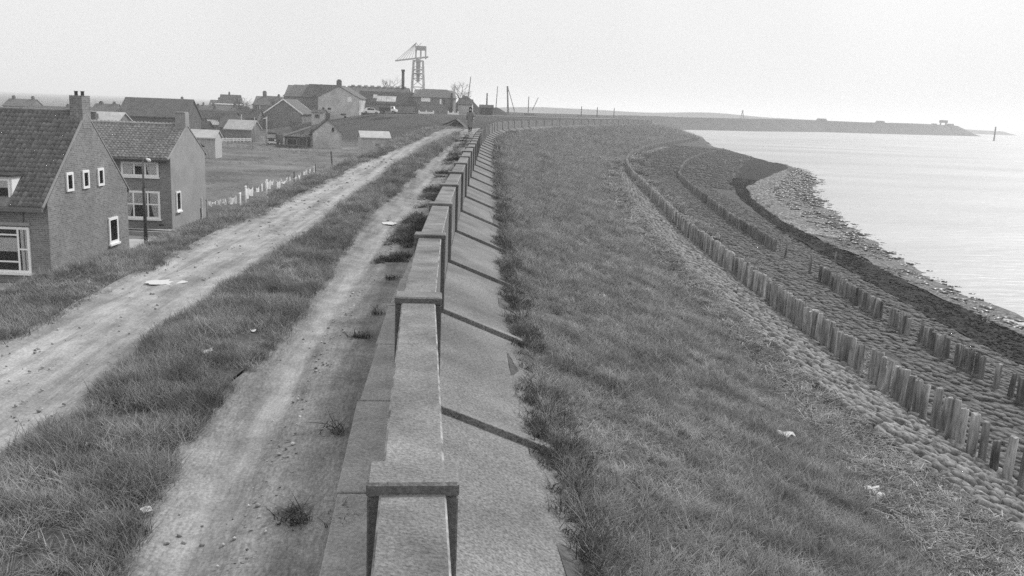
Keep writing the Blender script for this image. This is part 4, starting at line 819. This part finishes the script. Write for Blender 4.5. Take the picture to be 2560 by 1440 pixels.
# white picket fence in the polder
fe=empty('white_fence',(-51.5,153,.9)); tag(fe,'low white board fence across the polder yards','fence')
for i in range(12): G().bar((i*.46,i*.5,-.1),(i*.46,i*.5,.75),.10).build('fence_post',M['white'],fe)
for zz in (.35,.62): G().bar((0,0,zz),(5.06,5.5,zz),.05,.2).build('fence_rail',M['white'],fe)
def cottage():
    h=house('cottage','tarred roof cottage with a pale cracked gable below the dike',-28.6,150.5,.9,7.4,5.2,2.4,4.6,R(90)-R(0),'wallpale','roofdark',chim=[(.5,2.6,.6,1.2)],cat='cottage')
    return h
hc=empty('cottage',(-33.1,147,.9),R(14)); tag(hc,'old cottage with pale stained gable and tarred roof below the bank','cottage')
D_=4.6; G().prism([(0,-.4),(D_,-.4),(D_,2.5),(D_/2+.2,4.6),(0,2.5)],'y',0,8).build('wall',M['wallpale'],hc)
G().prism([(-.3,2.25),(D_/2+.2,4.62),(D_+.3,2.25),(D_+.3,2.42),(D_/2+.2,4.8),(-.3,2.42)],'y',-.15,8.1).build('roof',M['roofdark'],hc)
G().bar((D_+.3,-.2,2.3),(D_/2+.2,-.2,4.72),.08,.25).build('barge_board',M['wallmid'],hc); c=G().box(2.1,2.8,.6,1.3,4.0,5.7).build('chimney',M['walldark'],hc)
f=G().box(3.05,3.4,-.06,-.005,2.75,3.35).build('window',M['dark'],hc); G().box(3.0,3.45,-.1,-.062,2.66,2.74).build('sill',M['wallmid'],f)
G().box(-1.0,-.04,.4,7.6,0,2.0).build('lean_to',M['wallmid'],hc); G().prism([(-4.6,1.55),(-.1,3.2),(-.1,3.35),(-4.6,1.7)],'y',.2,7.8).build('lean_to_roof',M['roofmid'],hc)
G().box(-4.4,-1.05,.6,7.4,0,1.5).build('annex',M['plank'],hc); d=G().box(-.8,-.35,.34,.395,0,1.75).build('door',M['dark'],hc); G().box(-.42,-.38,.30,.335,.8,.9).build('handle',M['metal'],d)
w1=G().box(-4.2,-2.4,.54,.595,.35,1.4).build('window',M['wallmid'],hc); G().box(-3.9,-2.6,.5,.535,.45,1.3).build('pane',M['dark'],w1)
for k in range(3):
    o=empty('log_pile',(-38.2+k*1.9,144.2-k*.4,.9)); tag(o,['row of long dark timbers stacked in front of the cottage, its far end','dark timber stack in front of the cottage annex','short dark timber ends stacked by the cottage door'][k],'timber stack')
    for j in range(5): G().tube([(0 if k<2 else .3,.28*(j%3)+.14*(j//3),.13+.22*(j//3)),(1.85 if k<2 else 1.1,.28*(j%3)+.14*(j//3),.13+.22*(j//3))],.12,7).build('log',M['plank'],o)
# pale shed beside the dike
hs=empty('pale_shed',(-18.0,128,1.1)); hs.rotation_euler=(0,0,R(16)); tag(hs,'small plank shed with a bright pale roof beside the dike','shed')
G().prism([(0,-.5),(4.4,-.5),(4.4,2.5),(2.2,3.25),(0,2.5)],'x',-3.9,0).build('wall',M['plankpale'],hs)
G().prism([(-.2,2.42),(2.2,3.26),(4.6,2.42),(4.6,2.54),(2.2,3.4),(-.2,2.54)],'x',-4.1,.25).build('roof',M['roofpale'],hs)
for i in range(8): G().box(-3.85+i*.48,-3.42+i*.48,-.03,-.004,0,2.15).build('board',M['plankpale'],hs)
d=G().box(-1.9,-1.1,-.055,-.033,0,1.7).build('door',M['wallmid'],hs); G().box(-1.22,-1.16,-.08,-.058,.8,.95).build('handle',M['metal'],d)
# shed roof rising behind the road
hr_=empty('low_shed',(-9.9,116,3.65)); tag(hr_,'dark roofed low shed with a pale edge behind the road','shed')
G().prism([(0,-2.5),(3.2,-2.5),(3.2,1.7),(2.1,3.0),(0,1.7)],'y',0,3).build('wall',M['plank'],hr_); G().prism([(-.8,1.75),(2.1,3.05),(3.4,2.0),(3.4,2.1),(2.1,3.2),(-.8,1.87)],'y',-.2,3.1).build('roof',M['plank'],hr_)
G().bar((2.1,-.26,3.12),(3.45,-.26,2.05),.1,.16).build('barge_board',M['roofpale'],hr_)
# poles
def pole(x,y,z,h,lab,mat='white',r=.09,lean=0,head=False):
    o=empty('utility_pole',(x,y,z)); tag(o,lab,'pole'); G().tube([(0,0,-.2),(lean*.5,0,h*.5),(lean,0,h)],[r,r*.9,r*.75],8).build('shaft',M[mat],o,smooth=True)
    if head: G().bar((lean-.5,0,h-.3),(lean+.1,0,h-.15),.12).build('lamp_arm',M['white'],o)
pole(-50,165,.9,4.6,'pale pole standing among the shacks, leftmost of three','plankpale',.1)
pole(-46.2,160,.9,4.3,'pale pole in the middle of the three among the shacks','plankpale',.1)
pole(-40.5,147,.9,4.7,'tallest pale pole with a lamp arm beside the parked van','plankpale',.12,0,True)
pole(-45.3,137,.9,3.0,'thin dark pole in the field in front of the white fence','wooddark',.07)
pole(-40.2,138,.9,2.8,'thin dark pole in the field left of the cottage','wooddark',.06)
pole(-86,281,.9,7.6,'thin dark mast on the far terrace','wooddark',.12)
pole(-18.9,330,6,13.2,'tall slanting mast rising behind the dark heap','metal',.22,1.3)
pole(-8.4,330,6,10.2,'slender slanting mast beyond the end of the quay','metal',.18,.5)
pole(-8.0,228,6.5,5.5,'straight dark post on the small quay shed','roofdark',.2)
o=empty('derrick',(-3.8,330,6)); tag(o,'two legged derrick standing beyond the quay','derrick'); G().tube([(0,0,0),(-.6,0,10.4)],[.35,.22],8).build('mast',M['roofmid'],o); G().tube([(2.8,0,0),(-.5,0,10.2)],[.16,.12],6).build('leg',M['metal'],o); G().tube([(-.6,0,10.4),(-.5,0,8.2)],.3,6).build('block',M['roofmid'],o)
o=empty('derrick',(3.4,330,6)); tag(o,'small hazy boom crane right of the two legged derrick','derrick'); G().tube([(0,0,0),(0,0,7)],[.2,.15],8).build('mast',M['metal'],o); G().tube([(1.4,0,2.2),(3.4,0,6.8)],.12,6).build('boom',M['metal'],o); G().box(-1.5,2.2,-.6,.6,.0,1.1).build('base',M['roofmid'],o)
for i,(x,lab) in enumerate([(28.3,'first of three posts on the breakwater, counted from the quay'),(35.8,'middle one of the three posts on the breakwater'),(43.9,'last of three posts on the breakwater, counted from the quay')]): pole(x,415+i*4,6.3,4.6-.1*i,lab,'roofdark',.22)
o=empty('beacon',(168,690,8.2)); tag(o,'small lattice beacon on the long breakwater','beacon')
for a in range(4): G().bar((1.6*math.cos(a*1.57+.78),1.6*math.sin(a*1.57+.78),0),(.2*math.cos(a*1.57+.78),.2*math.sin(a*1.57+.78),5.2),.28).build('leg',M['roofmid'],o)
G().bar((-1,0,2.2),(1,0,2.2),.25).build('brace',M['roofmid'],o); G().tube([(0,0,5),(0,0,6.6)],[.7,.1],8).build('topmark',M['roofmid'],o)
o=empty('light_tower',(399,868,9.2)); tag(o,'squat dark light tower at the tip of the breakwater','tower')
for sx in (0,5): G().box(sx-.5,sx+.5,-.5,.5,0,2.4).build('leg',M['roofdark'],o)
G().box(-.9,5.9,-1.5,1.5,2.2,4.6).build('cabin',M['roofdark'],o); G().box(-8,-4,-1.5,1.5,0,1.2).build('hut',M['roofmid'],o); G().box(6.5,12,-1.5,1.5,0,1.6).build('store',M['roofmid'],o)
o=G().tube([(0,0,-2),(0,0,9.2)],[.55,.45],8).build('mooring_pile',M['roofdark'],None,(312,600,0)); tag(o,'lone tall pile standing in the open water','mooring pile')
for x,y,l,lab in [(262,805,9,'low hazy bunker near the middle of the breakwater'),(318,815,8,'low hazy hut towards the breakwater tip')]:
    o=empty('bunker',(x,y,8.8)); tag(o,lab,'bunker'); G().prism([(0,0),(l,0),(l-1.5,2.0),(1.5,2.0)],'y',0,5).build('body',M['roofmid'],o); G().box(l*.4,l*.6,-.1,-.01,.3,1.2).build('door',M['roofdark'],o)
# shipyard hammerhead crane
def crane():
    o=empty('tower_crane',(-46.4,420,5)); tag(o,'hazy lattice shipyard crane with a long jib above the factory','crane')
    t=G(); w0,w1=3.2,2.1; H1=23.4
    cs=[(-1,-1),(1,-1),(1,1),(-1,1)]
    for a,b in cs: t.bar((a*w0,b*w0,0),(a*w1,b*w1,H1),.5)
    for k in range(6):
        z0=H1*k/6;z1=H1*(k+1)/6; q0=w0+(w1-w0)*k/6;q1=w0+(w1-w0)*(k+1)/6
        for i in range(4):
            a,b=cs[i];c,d=cs[(i+1)%4]; t.bar((a*q0,b*q0,z0),(c*q1,d*q1,z1),.25); t.bar((a*q1,b*q1,z1),(c*q1,d*q1,z1),.28)
    t.build('tower',M['cranesteel'],o)
    G().tube([(0,0,14),(0,0,24)],[.7,1.1],8).build('slewing_column',M['metal'],o); G().box(-2.6,2.6,-2.6,2.6,17.4,17.9).build('platform',M['metal'],o)
    j=G(); j.bar((-10.5,0,23),(4.4,0,25.2),.5,.6); j.bar((-10.5,1.2,23),(4.4,1.2,25.2),.5,.6)
    for k in range(8): x=-10.5+k*1.4; j.bar((x,0,23+.21*k),(x,1.2,23+.21*k),.15)
    jo=j.build('jib',M['cranesteel'],o)
    s_=G()
    for x in (-10,-8.6,-7.2,-5.8,-4.4,-3): s_.bar((x,.6,23.2+(x+10.5)*.148),(-1.2,.6,31.2),.16)
    s_.build('stay',M['cranesteel'],jo)
    G().box(-1.3,3.4,-1.2,2.2,28.0,29.8).build('machine_house',M['metal'],o)
    fr=G()
    for x in (-1.2,1.0,3.2):
        for y in (-.8,1.8): fr.bar((x,y,24.2),(x,y,28),.4)
    fr.bar((-.2,.6,29.8),(-1.2,.6,31.4),.2); fr.bar((-.2,.6,29.8),(1.2,.6,31.2),.2); fr.build('mast_frame',M['cranesteel'],o)
crane()
# vehicles
def wheels(parent,xs,ys,r):
    for x in xs:
        for y in ys:
            t=G().tube([(x,y-.12,r),(x,y+.12,r)],r,12).build('wheel',M['tyre'],parent); G().tube([(x,y-.135,r),(x,y+.135,r)],r*.5,8).build('rim',M['metal'],t)
tr=empty('lorry',(-29.2,192,6.35)); tag(tr,'parked lorry with dark load bed and white cab on the quay','lorry')
G().box(.0,2.3,0,1.8,.55,1.35).build('load_bed',M['plank'],tr); c=G().prism([(2.35,.5),(3.6,.5),(3.6,.95),(3.1,1.05),(2.95,1.6),(2.35,1.6)],'y',.05,1.75).build('cab',M['white'],tr); G().box(2.5,2.9,.02,.045,1.1,1.5).build('window',M['dark'],c); G().box(3.61,3.66,.2,.4,.6,.75).build('headlight',M['white'],c); G().box(3.61,3.66,1.4,1.6,.6,.75).build('headlight',M['white'],c); wheels(tr,(.6,2.9),(.05,1.75),.36)
def car(x,y,z,rot,body,lab,cat='car'):
    o=empty(cat,(x,y,z),rot); tag(o,lab,cat); b=G().prism([(0,.3),(3.6,.3),(3.6,.75),(2.9,.85),(2.4,1.35),(.9,1.35),(.3,.9),(0,.85)],'y',0,1.5).build('body',M[body],o)
    G().prism([(1.0,.88),(2.6,.88),(2.3,1.27),(1.05,1.27)],'y',-.02,-.004).build('window',M['dark'],b); G().box(3.61,3.65,.15,.4,.5,.68).build('headlight',M['white'],b); G().box(3.61,3.65,1.1,1.35,.5,.68).build('headlight',M['white'],b); wheels(o,(.7,2.9),(.05,1.45),.3)
car(-33.4,196,6.1,.2,'white','white car parked left of the lorry on the quay'); 
vn=empty('van',(-41.8,151,.9)); tag(vn,'dark van with a pale front and bumper parked left of the cottage','van'); b=G().prism([(0,.35),(1.9,.35),(1.9,1.7),(1.7,2.1),(.2,2.1),(0,1.7)],'y',0,4).build('body',M['roofdark'],vn)
G().box(.2,1.7,-.04,-.005,1.2,1.8).build('windscreen',M['wallpale'],b); G().box(.1,1.8,-.12,-.02,.4,.62).build('bumper',M['white'],b)
for q in (.15,1.45): G().box(q,q+.3,-.06,-.005,.75,1.0).build('headlight',M['white'],b)
for x in (.1,1.8):
    for y in (.7,3.2): t=G().tube([(x-.12,y,.33),(x+.12,y,.33)],.33,12).build('wheel',M['tyre'],vn)
# bare trees
def bare_tree(x,y,z,h,lab,seed,spread=.5):
    r=np.random.default_rng(seed); o=empty('bare_tree',(x,y,z)); tag(o,lab,'tree'); G().tube([(0,0,-.3),(.1,0,h*.25),(.05,.1,h*.5)],[h*.03,h*.024,h*.015],7).build('trunk',M['bark'],o,smooth=True)
    g=G()
    def br(p,d,l,rad,lev):
        q=p+d*l; g.tube([p,(p+q)/2+Vector(r.normal(0,l*.05,3)),q],[rad,rad*.75,rad*.4],4,False)
        if lev==0: return
        for k in range(4): 
            e=(d+Vector(r.normal(0,spread,3))).normalized(); e.z=abs(e.z)*.8+.1; br(p+d*l*r.uniform(.4,1),e,l*r.uniform(.5,.75),rad*.5,lev-1)
    for k in range(6): a=k*1.05; br(Vector((.05,.05,h*(.25+.05*k))),Vector((math.cos(a)*.6,math.sin(a)*.6,1)).normalized(),h*.32,h*.011,3)
    g.build('crown',M['bark'],o)
bare_tree(-15.5,240,6.5,8.5,'bare tree rising behind the dark heap',1); bare_tree(-79,262,.9,8.5,'bare tree left of the tall hazy house',2); bare_tree(-66,252,.9,9.0,'bare tree right of the tall hazy house',3); bare_tree(-72,240,.9,7.0,'bare low tree in front of the tall hazy house',4)
bare_tree(-62,190,.9,4.6,'small bare tree among the polder shacks',5); bare_tree(-33.5,241,6.3,9.2,'faint bare tree behind the factory roof left of the smoke stack',6)

for q_,(x_,y_,h_,lab_) in enumerate([(-57,176,3.2,'bare bush beside the squat shack with the pale slanting roof'),(-46,186,3.6,'bare bush in front of the white edged gable'),(-42.5,178,2.6,'low bare bush left of the cottage roof'),(-70,196,3.4,'bare bush at the corner of the dark house'),(-88,205,3.8,'bare tree right of the big barn wall'),(-39.5,192,3.0,'bare bush below the pale gabled house')]): bare_tree(x_,y_,.9,h_,lab_,20+q_,.7)
# ------------------------------------------------------------------ person walking on the road beside the wall
def person():
    px,py=[float(q) for q in XY(66.8,-.72)]; pz=float(zcr(66.8)); o=empty('person',(px,py,pz)); tag(o,'person in a long grey coat with dark collar walking beside the wall','person')
    # local: faces -y (towards the viewer), x to the viewer's right; mid-stride
    J={'pel':(0,0,.92,.15),'sp':(0,.0,1.12,.15),'ch':(0,0,1.32,.165),'nk':(0,0,1.47,.06),'hd0':(0,-.01,1.54,.075),'hd1':(0,-.015,1.62,.098),'hd2':(0,-.005,1.70,.085),'ns':(0,-.105,1.61,.018),
       'lh':(-.09,0,.88,.10),'lk':(-.07,-.12,.50,.062),'la':(-.05,-.16,.10,.042),'lt':(-.05,-.30,.035,.038),'rh':(.09,0,.88,.10),'rk':(.08,.06,.50,.062),'ra':(.06,.30,.18,.042),'rt':(.06,.25,.04,.036),
       'ls':(-.19,0,1.40,.07),'le':(-.25,.06,1.12,.055),'lw':(-.235,-.04,.88,.04),'rs':(.19,0,1.40,.07),'re':(.25,-.02,1.12,.055),'rw':(.24,-.14,.90,.04)}
    E=[('pel','sp'),('sp','ch'),('ch','nk'),('nk','hd0'),('hd0','hd1'),('hd1','hd2'),('hd1','ns'),('pel','lh'),('lh','lk'),('lk','la'),('la','lt'),('pel','rh'),('rh','rk'),('rk','ra'),('ra','rt'),('ch','ls'),('ls','le'),('le','lw'),('ch','rs'),('rs','re'),('re','rw')]
    for sd,w_ in (('l','lw'),('r','rw')):
        x,y,z,_=J[w_]; s_=-1 if sd=='l' else 1; J[sd+'p']=(x,y-.015,z-.06,.032); E.append((w_,sd+'p'))
        for k in range(4): J[f'{sd}f{k}a']=(x+s_*.004,y-.04+.022*k,z-.105,.010); J[f'{sd}f{k}b']=(x-s_*.012,y-.045+.02*k,z-.145-.008*(k in(1,2)),.008); E+=[(sd+'p',f'{sd}f{k}a'),(f'{sd}f{k}a',f'{sd}f{k}b')]
        J[sd+'th']=(x-s_*.02,y-.06,z-.07,.010); J[sd+'th2']=(x-s_*.025,y-.075,z-.10,.008); E+=[(sd+'p',sd+'th'),(sd+'th',sd+'th2')]
    ks=list(J); me=bpy.data.meshes.new('body'); me.from_pydata([J[k][:3] for k in ks],[(ks.index(a),ks.index(b)) for a,b in E],[]); b=link('body',me,o); me.materials.append(M['skin'])
    md=b.modifiers.new('skin','SKIN'); b.modifiers.new('sub','SUBSURF').levels=1; b.modifiers['sub'].render_levels=2
    for i,k in enumerate(ks): me.skin_vertices[0].data[i].radius=(J[k][3],J[k][3])
    me.skin_vertices[0].data[0].use_root=True
    def ringed(name,rows,mat,n=20,parent=o):
        v=[];f=[]
        for cx,cy,z,rx,ry in rows:
            for j in range(n): a=2*math.pi*j/n; wv=1+.03*math.sin(5*a+z*9); v.append((cx+rx*math.cos(a)*wv,cy+ry*math.sin(a)*wv,z))
        for k in range(len(rows)-1):
            for j in range(n): f.append((k*n+j,k*n+(j+1)%n,(k+1)*n+(j+1)%n,(k+1)*n+j))
        f.append(tuple((len(rows)-1)*n+j for j in range(n))); return link(name,mkmesh(name,v,f,mat,True),parent)
    ct=ringed('coat',[(.01,.02,.34,.235,.23),(.01,.01,.5,.225,.21),(.005,0,.75,.205,.18),(0,0,.95,.2,.165),(0,0,1.12,.195,.155),(0,0,1.3,.215,.16),(0,0,1.41,.2,.14),(0,0,1.47,.11,.1)],M['coat'])
    for s_,(a,b_,c) in ((-1,('ls','le','lw')),(1,('rs','re','rw'))):
        G().tube([Vector(J[a][:3])+Vector((-s_*.04,0,.02)),Vector(J[b_][:3]),Vector(J[c][:3])+Vector((0,0,-.01))],[.095,.085,.065],12).build('sleeve',M['coat'],ct,smooth=True)
    ringed('collar',[(0,-.01,1.40,.15,.13),(0,-.01,1.47,.13,.12),(0,-.01,1.52,.10,.10)],M['black'])
    ringed('hair',[(0,.055,1.52,.085,.055),(0,.05,1.58,.115,.085),(0,.035,1.66,.118,.1),(0,.015,1.73,.11,.105),(0,.005,1.785,.075,.08),(0,.005,1.805,.03,.03)],M['black'])
    for x in (-.036,.036): G().tube([(x,-.098,1.632),(x,-.112,1.632)],[.013,.009],8).build('eye',M['black'],b)
    G().box(-.028,.028,-.105,-.09,1.555,1.563).build('mouth',M['walldark'],b)
    for nm in ('l','r'):
        a=Vector(J[nm+'a'][:3]); t=Vector(J[nm+'t'][:3]) if False else Vector(J[{'l':'lt','r':'rt'}[nm]][:3])
        k_=Vector(J[nm+'k'][:3]); G().tube([k_,a+Vector((0,0,.0))],[.068,.05],10).build('stocking',M['black'],o,smooth=True)
    for nm,(x,y,z,pt_) in {'l':(-.05,-.16,.0,0),'r':(.06,.29,.05,.5)}.items():
        G().tube([(x,y+.07,z+.06),(x,y,z+.055),(x,y-.1,z+.045-pt_*.03),(x,y-.19,z+.03-pt_*.03)],[.045,.052,.048,.03],10).build('shoe',M['black'],o,smooth=True)
    return o
# parts named lt/rt clash guard: thumbs use their own keys
person()

# ------------------------------------------------------------------ litter, puddles, driftwood
def paper(s,d,size,lab,zf,seed,lift=.02):
    size*=.72
    r=np.random.default_rng(seed); n=5; v=[]
    for j in range(n+1):
        for i in range(n+1): v.append(((i/n-.5)*size*1.3+r.normal(0,.03*size),(j/n-.5)*size+r.normal(0,.03*size),size*(.16*math.sin(i*1.3+seed)*math.cos(j*1.1)+.12*r.random())))
    f=[(j*(n+1)+i,j*(n+1)+i+1,(j+1)*(n+1)+i+1,(j+1)*(n+1)+i) for j in range(n) for i in range(n)]
    x,y=XY(s,d); o=link('waste_paper',mkmesh('waste_paper',v,f,M['paper'],True),None,(float(x),float(y),float(zf(s,d))+lift+size*.15)); o.rotation_euler=(0,0,r.uniform(0,6)); tag(o,lab,'litter','scraps of litter')
LIT=[(18.5,3.31,0.16,'small torn white scrap in the middle of the slope grass',1),
(12.0,5.07,0.28,'crumpled white paper half buried where grass meets straw',1),
(10.5,5.72,0.36,'large pale crumpled paper lying in the straw debris',1),
(10.5,6.21,0.20,'small pale scrap just below the large crumpled paper',1),
(100.0,6.88,0.60,'white scrap high on the far slope, lower of the three specks',1),
(127.0,7.12,0.50,'white speck on the far slope, uppermost of three',1),
(84.5,5.49,0.45,'white speck on the far slope, nearest the wall',1),
(18.5,10.64,0.22,'white flat scrap at the foot of the inner piles',1),
(6.5,-2.44,0.17,'white crumpled scrap deep in the near median grass',0),
(9.0,-2.16,0.15,'white scrap on top of the median grass',0),
(10.0,-1.91,0.08,'tiny white fragment at the track edge of the median',0),
(5.5,-1.67,0.09,'pale stick end at the lower edge of the median grass',0),
(10.0,-2.65,0.14,'pale scrap on the road side of the median',0),]
for i,(s_,d_,sz,lab,side) in enumerate(LIT): paper(s_,d_,sz,lab,zsea if side else zland,300+i)
def puddle(name,s,d,ls,wd,lab,seed):
    r=np.random.default_rng(seed); n=40; v=[]
    for k in range(n):
        a=2*math.pi*k/n; q=1+.13*math.sin(2*a+seed)+.08*math.sin(5*a)+.05*r.normal(); x,y=XY(s+math.sin(a)*ls*q*.5,d+math.cos(a)*wd*q*.5); v.append((float(x),float(y),0))
    zz=max(float(zland(s+a,d+b)) for a in (-.2,0,.2) for b in (-.1,0,.1))+.006
    o=link(name,mkmesh(name,[(a,b,zz) for a,b,c in v],[tuple(range(n))],M['puddle'])); tag(o,lab,'puddle'); return o
puddle('puddle',12.9,-3.82,.42,.5,'bright long puddle on the main dirt road below the brick house',1)
puddle('puddle',20.4,-1.38,.55,.3,'small bright puddle on the narrow track beside the wall',2)

# ------------------------------------------------------------------ haze
hz=G().box(-5200,6600,-80,7100,-3,48).build('haze',None); hz['kind']='stuff'
m=bpy.data.materials.new('haze_air'); m.use_nodes=True; t=m.node_tree; t.nodes.remove(t.nodes['Principled BSDF']); pv=t.nodes.new('ShaderNodeVolumePrincipled'); pv.inputs['Color'].default_value=g4(.98); pv.inputs['Density'].default_value=.0006; pv.inputs['Anisotropy'].default_value=.2
t.links.new(pv.outputs[0],t.nodes['Material Output'].inputs['Volume']); hz.data.materials.append(m)
